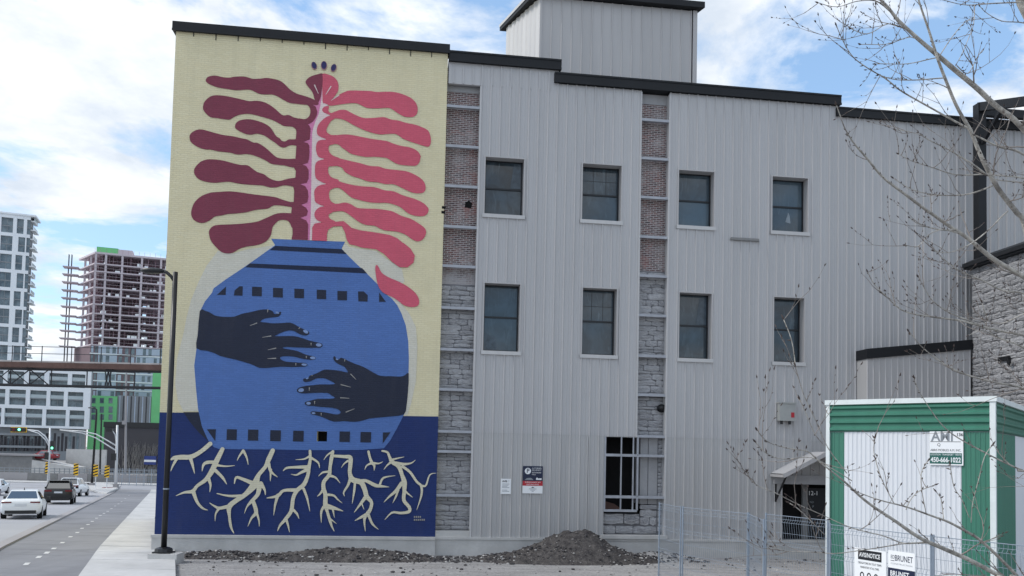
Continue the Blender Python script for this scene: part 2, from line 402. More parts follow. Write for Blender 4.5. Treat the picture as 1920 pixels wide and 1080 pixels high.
simple('rust', (98, 76, 70), .9, .35, .6); simple('rust_light', (172, 166, 164), .85, .2, .4); simple('truss_dark', (44, 44, 48), .7, .2, .5)
simple('slab', (196, 186, 192), .9, .1, .2); simple('slab_inside', (164, 138, 148), .9, .3, .25); simple('sheath_green', (116, 194, 130), .7, .10, .12)
simple('panel_brown', (116, 98, 104), .7, .12, .2); simple('panel_blue', (172, 184, 200), .4, .12, .2); simple('tarp_white', (238, 240, 242), .6, .04, .5)
simple('mast_steel', (206, 209, 212), .5, .1, .6, metal=.2)
simple('hedge', (140, 137, 134), .9, .2, 1.0)
nb = NB('signal_green').p(.3); nb.col(lin((60, 230, 170))); nb.b.inputs['Emission Color'].default_value = lin((110, 255, 190))+(1,); nb.b.inputs['Emission Strength'].default_value = 2.2

# ------------------------------------------------------------------ ground, road, bicycle lane, pavement
mb = MB(); xs = [-900, -200, -90, -60, -30, 0, 30, 90, 300, 900]; ys = [-60, 0, 12, 26, 40, 58, 74, 90, 140, 400, 1800]
for y in ys:
    for x in xs: mb.v.append((x, y, gz(y)))
for j in range(len(ys)-1):
    for i in range(len(xs)-1):
        a = j*len(xs)+i; mb.f.append((a, a+1, a+1+len(xs), a+len(xs)))
tag(mb.build('ground', 'ground_gravel'), kind='structure')
RD = Vector((-.4224, 1.0))                       # the street's direction on plan, per metre of Y
def xline(x0, y0, k): return lambda Y: x0 + k*(Y-y0)
X_SIDE = xline(-11.4, 21.8, -.4224)              # kerb line between pavement and bicycle lane
X_DIVR = xline(-16.2, 25.9, -.436)               # divider kerb, lane side
X_DIVL = xline(-16.60, 25.9, -.4365)              # divider kerb, carriageway side
X_FAR = xline(-32.0, 25.9, -.53)                 # far side of the carriageway
def strip(name, fl, fr, y0, y1, zoff, mat, step=4.0, height=None):
    mb = MB(); n = max(1, int((y1-y0)/step)); Y = [y0+(y1-y0)*i/n for i in range(n+1)]
    Y = sorted(set(Y+[v for v in (26.0, 90.0) if y0 < v < y1]))
    for y in Y:
        z = gz(y)+zoff; mb.v += [(fl(y), y, z), (fr(y), y, z)]
        if height: mb.v += [(fl(y), y, z-height), (fr(y), y, z-height)]
    s = 4 if height else 2
    for i in range(len(Y)-1):
        a = i*s; b = a+s; mb.f.append((a, a+1, b+1, b))
        if height: mb.f += [(a+2, a, b, b+2), (a+1, a+3, b+3, b+1)]
    if height: mb.f += [(0, 2, 3, 1), (len(mb.v)-4, len(mb.v)-3, len(mb.v)-1, len(mb.v)-2)]
    return mb.build(name, mat)
tag(strip('road', X_FAR, X_DIVL, 6, 96, .006, 'asphalt_light'), kind='structure')
tag(strip('cross_street', lambda y: -130, lambda y: 60, 97.0, 107.5, .008, 'asphalt_light', 3), kind='structure')
tag(strip('bicycle_lane', X_DIVR, X_SIDE, 6, 96, .006, 'asphalt'), kind='structure')
kerb = strip('divider_kerb', X_DIVL, X_DIVR, 6, 92, .07, 'concrete_far', 4, .07); tag(kerb, kind='structure')
# pavement: concrete slabs, each one its own piece
pav = empty('pavement', (X_SIDE(24)+.8, 24, 0)); tag(pav, kind='structure')
def xpr(Y): return X_SIDE(Y)+2.45+ (0 if Y < 26 else min(1.5, (Y-26)*.03))
Y = 12.0
while Y < 96:
    y1 = min(Y+1.6, 96); g = .02
    for (a0, a1) in ((0, 1.0),):
        mb = MB(); q = []
        for yy in (Y+g, y1-g):
            for k in (a0, a1):
                x = X_SIDE(yy)+(xpr(yy)-X_SIDE(yy))*k + (.012 if k == a0 else -.012); q.append((x, yy, gz(yy)+.12+rnd.uniform(-.004, .004)))
        lo = [(p[0], p[1], p[2]-.13) for p in q]
        mb.add(q+lo, [(0,1,3,2),(4,5,1,0),(5,7,3,1),(6,4,0,2),(7,6,2,3)])
        o = mb.build('paving_slab', 'pavement_concrete'); o.parent = pav; o.matrix_parent_inverse = Matrix.Translation(pav.location).inverted()
    Y = y1
# lane dashes: one marking each
dash = [(50,1058),(73,1045),(88,1037),(101,1029),(117,1018),(132,1007),(145,999),(154,991),(165,984),(173,978),(181,972),(188,967),(195,963),(202,959),(209,954),(216,949),(222,945),(228,941),(235,935),(242,929)]
tmpl = None
for (x, y) in dash:
    p = G(x, y)
    if tmpl is None:
        tmpl = MB(); L = .5; k = Vector((-.43, 1)).normalized(); nrm = Vector((k.y, -k.x))*.065
        a = [k*L/2+nrm, k*L/2-nrm, -k*L/2-nrm, -k*L/2+nrm]
        tmpl.add([(v.x, v.y, 0) for v in a]+[(v.x, v.y, -.003) for v in a], [(3,2,1,0),(0,1,5,4),(1,2,6,5),(2,3,7,6),(3,0,4,7)]); tmpl = tmpl.mesh('lane_dash')
    o = link('lane_dash', tmpl, 'road_paint', None, (p.x, p.y, gz(p.y)+.0135)); o.rotation_euler = (math.atan(-.03 if p.y > 26 else 0), 0, 0)
    tag(o, kind='structure')

# ------------------------------------------------------------------ the mural building
def TZ(ox, oy, s, pts): return [(ox+p[0]/s, oy+p[1]/s)+tuple(p[2:3]) for p in pts]
def ZA(p): return TZ(300, 20, 3.42857, p)
def ZB(p): return TZ(300, 300, 3.42857, p)
def Z3(p): return TZ(300, 540, 3.42857, p)
def ZC(p): return TZ(340, 120, 6, p)
def ZD(p): return TZ(580, 120, 6, p)
def ZE(p): return TZ(340, 280, 4.909, p)
def ZF(p): return TZ(580, 280, 4.908, p)
def ZG(p): return [(300+a/3.4846, 700+b/3.4846, c/3.4846) for a, b, c in p]
def ZH(p): return [(540+a/5.6828, 820+b/5.6828, c/5.6828) for a, b, c in p]
def ZR(p): return [(270+a/3.42857, 765+b/3.42857, c/3.42857) for a, b, c in p]
def Z6(p): return TZ(350, 560, 7.111, p)
def Z7(p): return TZ(540, 650, 7.2, p)
def Z2(p): return TZ(560, 90, 5.4, p)
def F2(pts, w=0.0): return [FAC.uv(p[0], p[1], w) for p in pts]
def smooth(pts, k=3):
    out = []; n = len(pts)
    for i in range(n):
        p0, p1, p2, p3 = (Vector(pts[(i+j-1) % n][:2]) for j in range(4))
        for t in range(k):
            t /= k; out.append(tuple(.5*((2*p1)+(-p0+p2)*t+(2*p0-5*p1+4*p2-p3)*t*t+(-p0+3*p1-3*p2+p3)*t**3)))
    return out
MURW = 8.93; MURH = 17.03; LEDGE = .58
mural = FAC.empty('mural_building'); tag(mural, 'tall painted building with red plant in blue pot mural and black roof edge', 'building')
hole_px = Z3([(1010,922),(1073,922),(1073,985),(1010,985)]); HOLE = F2(hole_px)
hx0 = min(p[0] for p in HOLE); hx1 = max(p[0] for p in HOLE); hz0 = min(p[1] for p in HOLE); hz1 = max(p[1] for p in HOLE)
HOLE = [(hx0, hz0), (hx1, hz0), (hx1, hz1), (hx0, hz1)]
DEP = 16.0; SK = math.tan(R(-23)+YAW)      # the side wall runs with the street
mb = MB(); mb.poly([(0, LEDGE), (MURW, LEDGE), (MURW, MURH), (0, MURH)], 0.0, [HOLE])
for i in range(4):
    a, b = HOLE[i], HOLE[(i+1) % 4]; mb.quad((a[0], 0, a[1]), (b[0], 0, b[1]), (b[0], .4, b[1]), (a[0], .4, a[1]))
o1 = [(0, 0), (MURW, 0), (MURW, DEP), (DEP*SK, DEP)]
for i in range(1, 4):
    a, b = o1[i], o1[(i+1) % 4]; mb.quad((a[0], a[1], LEDGE), (b[0], b[1], LEDGE), (b[0], b[1], MURH), (a[0], a[1], MURH))
mb.add([(p[0], p[1], MURH) for p in o1], [(0, 1, 2, 3)])
mb.build('wall', 'paint_cream', mural)
MB().box(hx0-.15, hx1+.15, .39, .45, hz0-.15, hz1+.15).build('dark_recess', 'dark_inside', mural)
mb = MB(); mb.box(-.10, MURW+.06, -.09, .35, MURH, MURH+.30); mb.box(-.10, MURW+.06, -.12, -.088, MURH-.02, MURH+.05)
mb.build('roof_edge', 'cap_black', mural)
mb = MB(); o2 = [(-.03, 0.3), (DEP*SK-.05, DEP), (DEP*SK+.25, DEP), (.25, .3)]
mb.add([(p[0], p[1], z) for z in (MURH, MURH+.30) for p in o2], [(0,1,5,4),(1,2,6,5),(2,3,7,6),(3,0,4,7),(4,5,6,7)]); mb.build('roof_edge', 'cap_black', mural)
for i in range(12):                          # fixing straps below the roof edge
    u = .55+i*.71; MB().box(u, u+.025, -.02, .01, MURH-rnd.uniform(.08, .2), MURH-.002).build('fixing_strap', 'cap_black', mural)
for (x, y) in ((833, 389), (832, 398)):
    u, z = FAC.uv(x, y); MB().box(u-.08, u+.05, -.006, .02, z-.045, z+.045).build('wall_notch', 'dark_inside', mural)
mb = MB(); mb.box(-.04, MURW, -.14, .2, -.3, LEDGE-.09); mb.box(-.06, MURW, -.17, .2, LEDGE-.09, LEDGE+.0); mb.build('plinth', 'concrete', mural)
# --- painted shapes
LAY = [.004]
def shape(name, px, mat, sm=True, holes=(), k=3, step=.0006):
    pts = F2(px); pts = smooth(pts, k) if sm else pts
    mb = MB(); mb.poly(pts, LAY[0], holes); LAY[0] += step
    return mb.build(name, mat, mural)
def bez_stroke(name, strokes, mat):
    par = None
    for st in strokes:
        pts = [Vector(FAC.uv(p[0], p[1])) for p in st]; sc = 8.93/520.0
        ws = [max(.006, p[2]*sc) for p in st]
        # resample with Catmull-Rom
        P = []; W = []
        for i in range(len(pts)-1):
            p0 = pts[max(i-1, 0)]; p1 = pts[i]; p2 = pts[i+1]; p3 = pts[min(i+2, len(pts)-1)]
            for t in range(4):
                t /= 4; P.append(.5*((2*p1)+(-p0+p2)*t+(2*p0-5*p1+4*p2-p3)*t*t+(-p0+3*p1-3*p2+p3)*t**3)); W.append(ws[i]+(ws[i+1]-ws[i])*t)
        P.append(pts[-1]); W.append(ws[-1])
        l = []; r = []
        for i, p in enumerate(P):
            d = (P[min(i+1, len(P)-1)]-P[max(i-1, 0)]).normalized(); n = Vector((-d.y, d.x))*W[i]/2
            l.append(p+n); r.append(p-n)
        mb = par or MB(); par = mb; b = len(mb.v); w = LAY[0]; LAY[0] += .0004
        for a, c in zip(l, r): mb.v += [(a.x, -w, a.y), (c.x, -w, c.y)]
        for i in range(len(P)-1): q = b+2*i; mb.f.append((q+1, q+3, q+2, q))
        # round start
        p = P[0]; rr = W[0]/2; cb = len(mb.v)
        for k in range(12): mb.v.append((p.x+rr*math.cos(k*math.pi/6), -(w-.0002), p.y+rr*math.sin(k*math.pi/6)))
        mb.f.append(tuple(range(cb, cb+12)))
    return par.build(name, mat, mural)
ztop = FAC.uv(560, 777)[1]
navy = MB(); navy.poly([(0.0, LEDGE), (MURW, LEDGE), (MURW, FAC.uv(823, 781)[1]), (0.0, FAC.uv(298, 773)[1])], .003, [HOLE]); navy.build('navy_band', 'paint_navy', mural)
LAY[0] = .005
shape('pot_shadow', Z3([(150,798),(252,798),(280,890),(312,985),(250,930),(195,865)]), 'paint_dark', False)
shape('pale_halo', ZB([(738,545),(660,560),(560,575),(470,600),(372,585),(300,680),(250,780),(200,900),(172,1010)])+Z3([(150,300),(110,450),(98,620),(115,720),(150,790),(252,792),(240,650),(230,500),(245,390),(268,150)])+ZB([(280,940),(345,835),(550,700),(745,555)]), 'paint_halo', False)
shape('pale_halo', ZB([(1168,575),(1190,535),(1220,560),(1300,572),(1390,585),(1450,630),(1555,700),(1572,780),(1500,860)])+Z3([(1600,160),(1645,250),(1655,380),(1645,600),(1615,740),(1590,815),(1565,815),(1580,600),(1590,350),(1540,170),(1440,60)])+ZB([(1380,790),(1240,660)]), 'paint_halo', False)
POT = ZB([(715,507),(955,517),(1190,525),(1168,570),(1200,605),(1260,665),(1330,730),(1400,800),(1460,868)])+Z3([(1490,68),(1525,110),(1553,165),(1580,240),(1596,340),(1600,450),(1598,560),(1590,720),(1570,810),(1530,890),(1480,980),(1440,1030),(1300,1040),(1000,1043),(700,1038),(380,1035),(345,1022),(310,980),(270,890),(245,780),(232,650),(220,500),(235,390),(245,270),(258,150),(290,85),(335,30)])+ZB([(345,825),(420,770),(540,690),(640,620),(740,548)])
shape('painted_pot', POT, 'paint_blue', False, [HOLE])
shape('pot_band', ZB([(742,552),(1168,573),(1202,605),(703,580)]), 'paint_band', False)
shape('pot_band', ZB([(577,665),(1300,695),(1332,730),(548,690)]), 'paint_band', False)
for q in ([(425,813),(423,868),(365,868)], [(475,872),(480,838),(512,812),(533,812),(531,873)], [(1273,845),(1310,845),(1336,870),(1334,911),(1275,909)], [(1409,852),(1452,912),(1408,912)]):
    shape('pot_square', ZB(q), 'paint_dark', False)
for (a, b, c, d) in ((592,815,655,877),(727,822,790,885),(864,827,926,890),(1008,834,1068,896),(1141,842,1202,903)):
    shape('pot_square', ZB([(a,b),(c,b+2),(c,d),(a,d-2)]), 'paint_dark', False)
for (a, b, c, d) in ((430,908,495,978),(567,910,633,982),(710,914,778,985),(857,917,925,987),(1155,922,1222,990),(1290,925,1358,993)):
    shape('pot_square', Z3([(a,b),(c,b+1),(c-2,d),(a-2,d-1)]), 'paint_dark', False)
shape('pot_square', Z3([(302,908),(360,908),(356,985)]), 'paint_dark', False)
shape('pot_square', Z3([(1433,928),(1482,928),(1432,1000)]), 'paint_dark', False)
shape('painted_hand', Z6([(178,160),(250,165),(310,185),(380,225),(450,240),(540,245),(640,240),(730,205),(850,180),(960,155),(1040,143),(1100,150),(1150,170),(1165,200),(1200,205),(1230,185),(1255,175),(1258,205),(1225,240),(1150,250),(1060,262),(1010,280),(985,310),(1050,318),(1150,330),(1280,325),(1380,320),(1450,350),(1520,390),(1580,415),(1630,440),(1632,470),(1600,490),(1550,488),(1490,465),(1440,435),(1390,425),(1330,432),(1260,455),(1200,485),(1180,500),(1300,500),(1420,500),(1520,520),(1640,560),(1750,585),(1800,600),(1812,625),(1790,650),(1720,655),(1600,655),(1450,650),(1330,645),(1280,655),(1300,665),(1380,680),(1480,700),(1570,740),(1640,760),(1700,770),(1722,790),(1705,812),(1640,815),(1560,805),(1480,785),(1400,770),(1320,768),(1260,775),(1245,795),(1270,820),(1330,840),(1430,848),(1530,855),(1590,862),(1612,880),(1590,903),(1500,910),(1400,912),(1250,908),(1100,922),(970,922),(900,890),(800,855),(640,810),(450,765),(380,730),(270,695),(130,662),(150,480)]), 'paint_dark', True, k=2)
shape('painted_hand', Z7([(1630,360),(1580,385),(1520,405),(1380,400),(1250,395),(1180,365),(1100,320),(1010,270),(900,230),(800,185),(760,165),(715,150),(690,170),(660,170),(640,140),(620,130),(612,165),(640,205),(690,240),(760,270),(790,310),(810,350),(720,330),(600,315),(490,312),(420,345),(350,375),(290,395),(270,430),(215,430),(205,460),(240,478),(310,465),(370,435),(440,425),(500,430),(570,460),(640,500),(560,512),(440,510),(340,520),(240,530),(150,555),(120,590),(150,622),(230,632),(330,625),(530,625),(580,655),(635,690),(560,705),(400,705),(300,730),(240,745),(228,770),(260,795),(340,800),(450,815),(600,825),(670,845),(710,875),(700,905),(650,915),(560,900),(480,885),(380,875),(320,875),(305,895),(330,915),(420,935),(520,975),(620,1012),(760,1005),(900,1015),(1000,1000),(1100,970),(1250,955),(1400,940),(1565,915),(1600,800),(1620,600)]), 'paint_dark', True, k=2)
def ell(Z, cx, cy, rx, ry, rot=0):
    c, s = math.cos(R(rot)), math.sin(R(rot))
    return Z([(cx+rx*math.cos(a)*c-ry*math.sin(a)*s, cy+rx*math.cos(a)*s+ry*math.sin(a)*c) for a in [k*math.pi/10 for k in range(20)]])
for e in ((1588,440,36,20,30),(1762,618,38,22,5),(1683,790,36,19,5),(1568,880,36,15,4),(1210,188,26,12,20)): shape('painted_nail', ell(Z6, *e), 'paint_nail', False)
for e in ((178,588,38,25,-8),(278,765,30,20,0),(345,897,26,13,5),(262,428,18,10,-25),(662,172,18,9,25)): shape('painted_nail', ell(Z7, *e), 'paint_nail', False)
def dashline(Z, a, b, w):
    d = Vector((b[0]-a[0], b[1]-a[1])).normalized(); n = Vector((-d.y, d.x))*w/2
    return Z([(a[0]+n.x, a[1]+n.y), (b[0]+n.x*.4, b[1]+n.y*.4), (b[0]-n.x*.4, b[1]-n.y*.4), (a[0]-n.x, a[1]-n.y)])
for a, b in (((940,325),(845,362)),((1130,498),(1010,517)),((1195,660),(1085,684)),((1195,796),(1080,801)),((1085,145),(1080,185)),((1660,590),(1660,625)),((1597,765),(1597,795)),((1457,862),(1457,895)),((1510,385),(1495,405))): shape('knuckle_line', dashline(Z6, a, b, 15), 'paint_line', False)
for a, b in (((845,368),(920,445)),((712,512),(850,548)),((705,690),(830,698)),((780,885),(900,838)),((290,550),(288,598)),((362,735),(360,778)),((450,895),(450,932)),((768,172),(766,205)),((330,385),(322,398))): shape('knuckle_line', dashline(Z7, a, b, 15), 'paint_line', False)
# roots
for strokes in (
  [ZG([(330,460,28),(270,510,26),(205,545,30),(140,548,32),(95,552,24),(72,566,8)]), ZG([(110,560,20),(85,605,12),(72,640,2)]), ZG([(200,550,24),(215,600,16),(228,655,3)])],
  [ZG([(410,495,26),(370,575,34),(340,640,34),(300,695,26),(245,735,20),(215,770,24),(160,778,14),(105,800,2)]), ZG([(370,580,20),(310,582,22),(285,600,16),(277,640,3)]), ZG([(375,600,16),(430,607,10),(490,602,3)]), ZG([(365,635,22),(410,680,18),(438,725,3)]), ZG([(320,690,22),(332,730,14),(327,775,3)]), ZG([(220,775,26),(245,840,18),(280,880,14),(315,893,3)])],
  [ZG([(545,506,18),(520,540,10),(505,570,3)]), ZG([(548,508,18),(568,550,12),(578,597,3)])],
  [ZG([(738,504,28),(712,560,32),(690,610,24),(645,665,26),(620,725,50),(560,790,30),(500,830,30),(455,870,34),(455,930,18),(465,1000,16),(485,1045,4)]), ZG([(712,590,20),(725,640,18),(770,678,3)]), ZG([(725,630,18),(722,705,3)]), ZG([(600,715,28),(540,690,20),(500,680,16),(487,722,4)]), ZG([(660,720,30),(685,760,14),(690,795,3)]), ZG([(530,800,20),(450,800,14),(372,784,5)]), ZG([(450,868,24),(390,880,20),(355,865,12),(325,845,3)]), ZG([(385,885,18),(365,920,10),(362,965,2)]), ZG([(650,740,34),(640,790,26),(600,835,22),(570,870,10),(553,915,2)]), ZG([(610,835,24),(630,905,26),(600,945,14),(575,1000,2)]), ZG([(632,905,18),(648,960,10),(650,1000,2)])],
  [ZR([(1068,276,17),(1070,330,18),(1060,385,24),(1055,430,22),(1030,490,28),(985,530,26),(960,580,24),(948,660,24),(910,715,22),(875,755,14),(860,790,3)]), ZR([(915,715,18),(928,755,12),(937,798,2)]), ZR([(1065,310,16),(1030,328,9),(975,332,2)]), ZR([(1075,320,16),(1120,350,12),(1130,385,3)]), ZR([(1050,380,26),(990,380,18),(920,385,14),(895,405,3)]), ZR([(1050,395,24),(1010,415,16),(980,430,10),(945,425,2)]), ZR([(985,528,26),(900,530,18),(860,565,22),(790,578,4)]), ZR([(862,560,22),(845,620,14),(835,690,2)]), ZR([(1028,520,18),(1050,580,14),(1068,665,2)]), ZR([(962,655,18),(985,680,14),(998,712,2)])],
  [ZH([(480,150,30),(465,220,40),(450,320,34),(440,400,40),(385,470,40),(380,540,44),(400,610,44),(400,720,50),(420,790,30),(450,890,30),(470,950,20),(495,1000,4)]), ZH([(470,155,20),(420,190,16),(382,240,3)]), ZH([(430,365,26),(370,375,20),(325,415,3)]), ZH([(460,410,30),(510,430,20),(558,488,3)]), ZH([(370,560,24),(345,600,20),(312,630,3)]), ZH([(430,610,30),(490,620,22),(530,660,16),(580,700,3)]), ZH([(420,735,60),(500,755,36),(590,785,4)]), ZH([(480,770,24),(497,855,3)]), ZH([(380,740,30),(355,800,24),(357,910,3)]), ZH([(450,865,20),(520,920,3)])],
  [ZH([(490,198,28),(600,205,34),(665,215,46),(665,300,44),(660,380,40),(690,450,60),(780,480,56),(820,560,50),(840,630,50),(890,690,36),(880,760,36),(850,810,44),(815,870,28),(825,1000,4)]), ZH([(640,250,24),(600,280,14),(568,325,3)]), ZH([(665,440,34),(640,510,26),(595,585,18),(605,628,4)]), ZH([(715,480,26),(705,580,24),(685,705,3)]), ZH([(760,470,40),(830,462,34),(930,510,40),(1000,520,26),(1080,528,3)]), ZH([(980,500,24),(1020,430,22),(1145,407,3)]), ZH([(820,645,40),(780,700,30),(705,800,4)]), ZH([(785,700,18),(812,770,3)]), ZH([(845,815,40),(780,850,28),(710,888,3)]), ZH([(860,830,30),(900,920,24),(965,980,4)])],
  [ZH([(858,152,26),(875,220,26),(895,270,34),(920,300,26),(918,355,3)]), ZH([(890,275,26),(840,300,16),(818,345,3)]), ZH([(920,275,26),(970,278,14),(1013,258,3)])],
  [ZH([(1005,145,20),(1060,160,24),(1085,215,30),(1110,260,46),(1180,310,46),(1215,400,40),(1240,480,56),(1240,570,40),(1235,670,38),(1290,740,36),(1290,790,34),(1200,805,28),(1110,800,22),(1030,878,4)]), ZH([(1120,235,22),(1180,220,14),(1240,208,3)]), ZH([(1150,270,30),(1230,285,30),(1310,275,16),(1360,240,3)]), ZH([(1090,270,26),(1055,300,16),(1020,345,3)]), ZH([(1220,310,30),(1300,370,28),(1370,470,26),(1420,520,28),(1420,620,22),(1370,775,3)]), ZH([(1430,515,24),(1470,510,20),(1510,400,14),(1580,380,3)]), ZH([(1210,490,44),(1150,570,36),(1080,630,22),(1020,692,3)]), ZH([(1175,560,24),(1150,630,20),(1115,700,3)]), ZH([(1255,580,26),(1330,640,3)])],
): bez_stroke('painted_root', strokes, 'paint_root')
# stem, leaves
LAY[0] = .012
shape('painted_stem', ZC([(1590,240),(1577,400),(1562,480),(1547,560),(1512,640),(1485,720),(1472,780),(1467,1080)])+ZE([(1197,300),(1192,600),(1185,836),(1100,834),(1085,600),(1085,300)])+ZC([(1370,1080),(1365,880),(1415,700),(1420,680),(1490,600),(1500,520),(1478,462),(1540,430),(1570,380)]), 'paint_pink', False)
shape('painted_stem', ZC([(1590,240),(1577,400),(1562,480),(1547,560),(1512,640),(1485,720),(1472,780),(1467,1080)])+ZE([(1197,300),(1192,600),(1182,836)])+ZF([(60,838),(100,700),(108,672),(95,600),(133,525),(100,420),(158,320),(100,200),(158,92)])+ZD([(180,1072),(120,950),(203,850),(170,800),(170,680),(200,620),(238,582),(190,555),(190,500),(213,458),(165,442),(148,420),(148,250)]), 'paint_pale', False)
MAR = 'paint_maroon'; RED = 'paint_red'
shape('painted_bud', ZC([(1590,110),(1530,118),(1450,145),(1405,185),(1400,215),(1425,255),(1470,310),(1490,360),(1500,400),(1530,440),(1552,420),(1572,350),(1587,240),(1592,180)]), MAR)
shape('painted_leaf', ZC([(275,190),(290,155),(330,137),(385,132),(470,150),(540,155),(600,145),(700,142),(760,155),(810,168),(900,165),(960,158),(1040,170),(1110,190),(1160,225),(1220,285),(1300,335),(1400,365),(1490,400),(1545,440),(1530,465),(1480,462),(1390,460),(1300,450),(1220,440),(1150,405),(1080,365),(1020,345),(940,345),(870,335),(800,300),(740,290),(620,297),(520,283),(420,268),(340,240),(295,215)]), MAR)
shape('painted_leaf', ZC([(1395,440),(1430,472),(1450,510),(1450,560),(1425,605),(1380,622),(1310,615),(1330,680),(1425,680),(1480,650),(1515,600),(1530,550),(1525,520),(1510,480),(1480,462),(1470,440)]), MAR)
shape('painted_leaf', ZC([(245,490),(255,440),(290,395),(340,362),(400,353),(500,362),(600,382),(700,405),(770,420),(850,415),(930,430),(1000,465),(1060,510),(1110,555),(1150,580),(1210,575),(1260,600),(1310,613),(1400,640),(1410,680),(1400,760),(1310,790),(1290,740),(1250,708),(1160,700),(1100,670),(1020,630),(920,600),(830,575),(740,562),(650,575),(590,600),(545,627),(480,622),(400,610),(330,600),(280,560),(250,520)]), MAR)
shape('painted_leaf', ZC([(605,710),(615,670),(650,640),(710,625),(780,625),(850,640),(910,660),(970,690),(1010,725),(1040,770),(1070,815),(1110,840),(1130,865),(1170,872),(1210,850),(1260,850),(1340,850),(1340,920),(1285,918),(1240,915),(1200,925),(1160,942),(1110,930),(1060,890),(1000,850),(950,815),(900,795),(850,785),(790,797),(730,790),(670,765),(620,735)]), MAR)
shape('painted_leaf', ZC([(95,840),(98,800),(130,765),(180,742),(230,738),(290,752),(370,775),(470,800),(580,815),(680,838),(740,850),(810,885),(860,890),(930,930),(990,980),(1050,1035),(1100,1060),(1200,1070),(1290,1068)])+ZE([(1090,110),(1080,170),(1010,165),(950,150),(900,145),(830,135),(770,100),(690,65),(610,45),(520,50),(450,32)])+ZC([(420,985),(330,965),(290,965),(220,950),(160,920),(110,880)]), MAR)
shape('painted_leaf', ZE([(118,200),(130,165),(180,115),(240,95),(310,95),(400,108),(480,130),(550,145),(610,148),(650,175),(700,210),(760,230),(800,260),(850,285),(910,292),(970,275),(1050,264),(1090,290),(1080,345),(1030,345),(985,335),(930,335),(880,350),(820,352),(750,335),(680,330),(600,325),(520,315),(440,300),(360,305),(300,310),(220,298),(160,275),(125,235)]), MAR)
shape('painted_leaf', ZE([(92,600),(100,540),(130,480),(190,430),(270,400),(350,393),(440,388),(540,397),(640,412),(740,425),(860,440),(920,460),(1000,485),(1060,488),(1070,535),(1010,532),(930,520),(850,518),(800,545),(740,552),(680,560),(600,580),(520,590),(430,597),(370,610),(310,620),(270,650),(220,675),(170,677),(115,650)]), MAR)
shape('painted_leaf', ZE([(255,770),(265,735),(300,705),(360,695),(450,692),(560,685),(650,675),(720,660),(800,625),(890,590),(1015,590),(1060,600),(1070,690),(1022,725),(1000,680),(970,655),(910,652),(870,680),(840,720),(825,790),(790,840),(740,870),(680,885),(610,895),(540,915),(480,950),(430,960),(370,945),(310,890),(270,835)]), MAR)
shape('painted_leaf', ZC([(1425,681),(1440,695),(1455,730),(1450,800),(1445,850),(1375,880),(1420,890),(1440,920),(1442,1000)])+ZE([(1178,60),(1175,90),(1165,125),(1115,142),(1150,155),(1172,190),(1172,270),(1155,310),(1095,322),(1140,340),(1165,380),(1170,440),(1160,490),(1105,512),(1150,540),(1165,570),(1155,610),(1095,632),(1150,655),(1168,690),(1165,836),(1015,830),(1025,780),(1022,700),(1012,650),(1012,590),(1018,535),(1035,485),(1040,380),(1030,345),(1050,265),(1055,200),(1040,175),(1052,80)])+ZC([(1285,1060),(1295,925),(1270,890),(1290,840),(1295,770),(1285,700),(1330,670)]), MAR, False)
shape('painted_bud', ZD([(152,112),(210,120),(270,145),(310,185),(328,240),(325,300),(300,345),(250,410),(215,455),(175,445),(150,425),(148,250),(152,180)]), RED)
shape('painted_leaf', ZD([(240,415),(300,370),(360,335),(430,305),(500,300),(600,303),(700,308),(760,318),(850,315),(930,315),(1010,330),(1090,358),(1150,390),(1195,435),(1217,490),(1215,550),(1190,585),(1150,600),(1080,597),(1030,575),(980,545),(930,510),(880,495),(800,500),(720,502),(650,497),(600,475),(550,450),(500,443),(420,448),(330,460),(250,472),(210,462),(215,440)]), RED)
shape('painted_leaf', ZD([(215,475),(170,483),(145,515),(160,545),(200,563),(245,580),(270,560),(228,548),(215,520),(222,490)]), RED)
shape('painted_leaf', ZD([(240,560),(300,535),(350,518),(410,520),(460,545),(530,580),(600,607),(660,612),(740,607),(830,600),(880,612),(930,630),(1000,638),(1090,665),(1190,685),(1260,710),(1330,745),(1355,790),(1368,850),(1362,905),(1340,932),(1290,925),(1230,905),(1150,880),(1060,845),(1010,810),(960,788),(880,790),(800,795),(720,780),(640,755),(560,720),(480,680),(400,635),(340,618),(280,613),(250,600),(235,582)]), RED)
shape('painted_leaf', ZD([(240,584),(190,600),(130,650),(95,700),(85,760),(105,810),(205,848),(300,850),(310,803),(260,803),(215,785),(192,750),(215,690),(250,640),(290,614),(290,585)]), RED)
shape('painted_leaf', ZD([(190,830),(240,803),(300,803),(400,795),(500,805),(600,825),(700,845),(800,858),(880,872),(950,900),(1040,925),(1130,940),(1200,970),(1240,1010),(1253,1050)])+ZF([(1025,60),(1015,115),(985,150),(920,152),(820,140),(760,110),(720,85),(680,77),(600,70),(530,72),(450,60),(380,40),(330,5)])+ZD([(370,945),(330,910),(280,903),(220,910),(190,880)]), RED)
shape('painted_leaf', ZD([(205,852),(120,860),(85,890),(75,950),(85,1010),(110,1050),(185,1070),(300,1085),(340,1062),(270,1035),(230,1000),(217,960),(228,918),(290,900),(290,850)]), RED)
shape('painted_leaf', ZF([(130,96),(165,75),(200,70),(290,88),(380,110),(470,130),(560,155),(640,160),(700,180),(800,192),(890,203),(960,230),(1020,265),(1060,310),(1070,360),(1055,395),(1010,407),(950,400),(890,375),(830,345),(770,322),(700,322),(630,305),(540,297),(470,270),(400,250),(330,210),(300,170),(250,155),(190,158),(150,130)]), RED)
shape('painted_leaf', ZF([(160,94),(90,105),(58,135),(52,200),(60,265),(100,295),(160,318),(250,310),(270,283),(210,262),(178,225),(175,175),(195,155),(260,150),(250,110)]), RED)
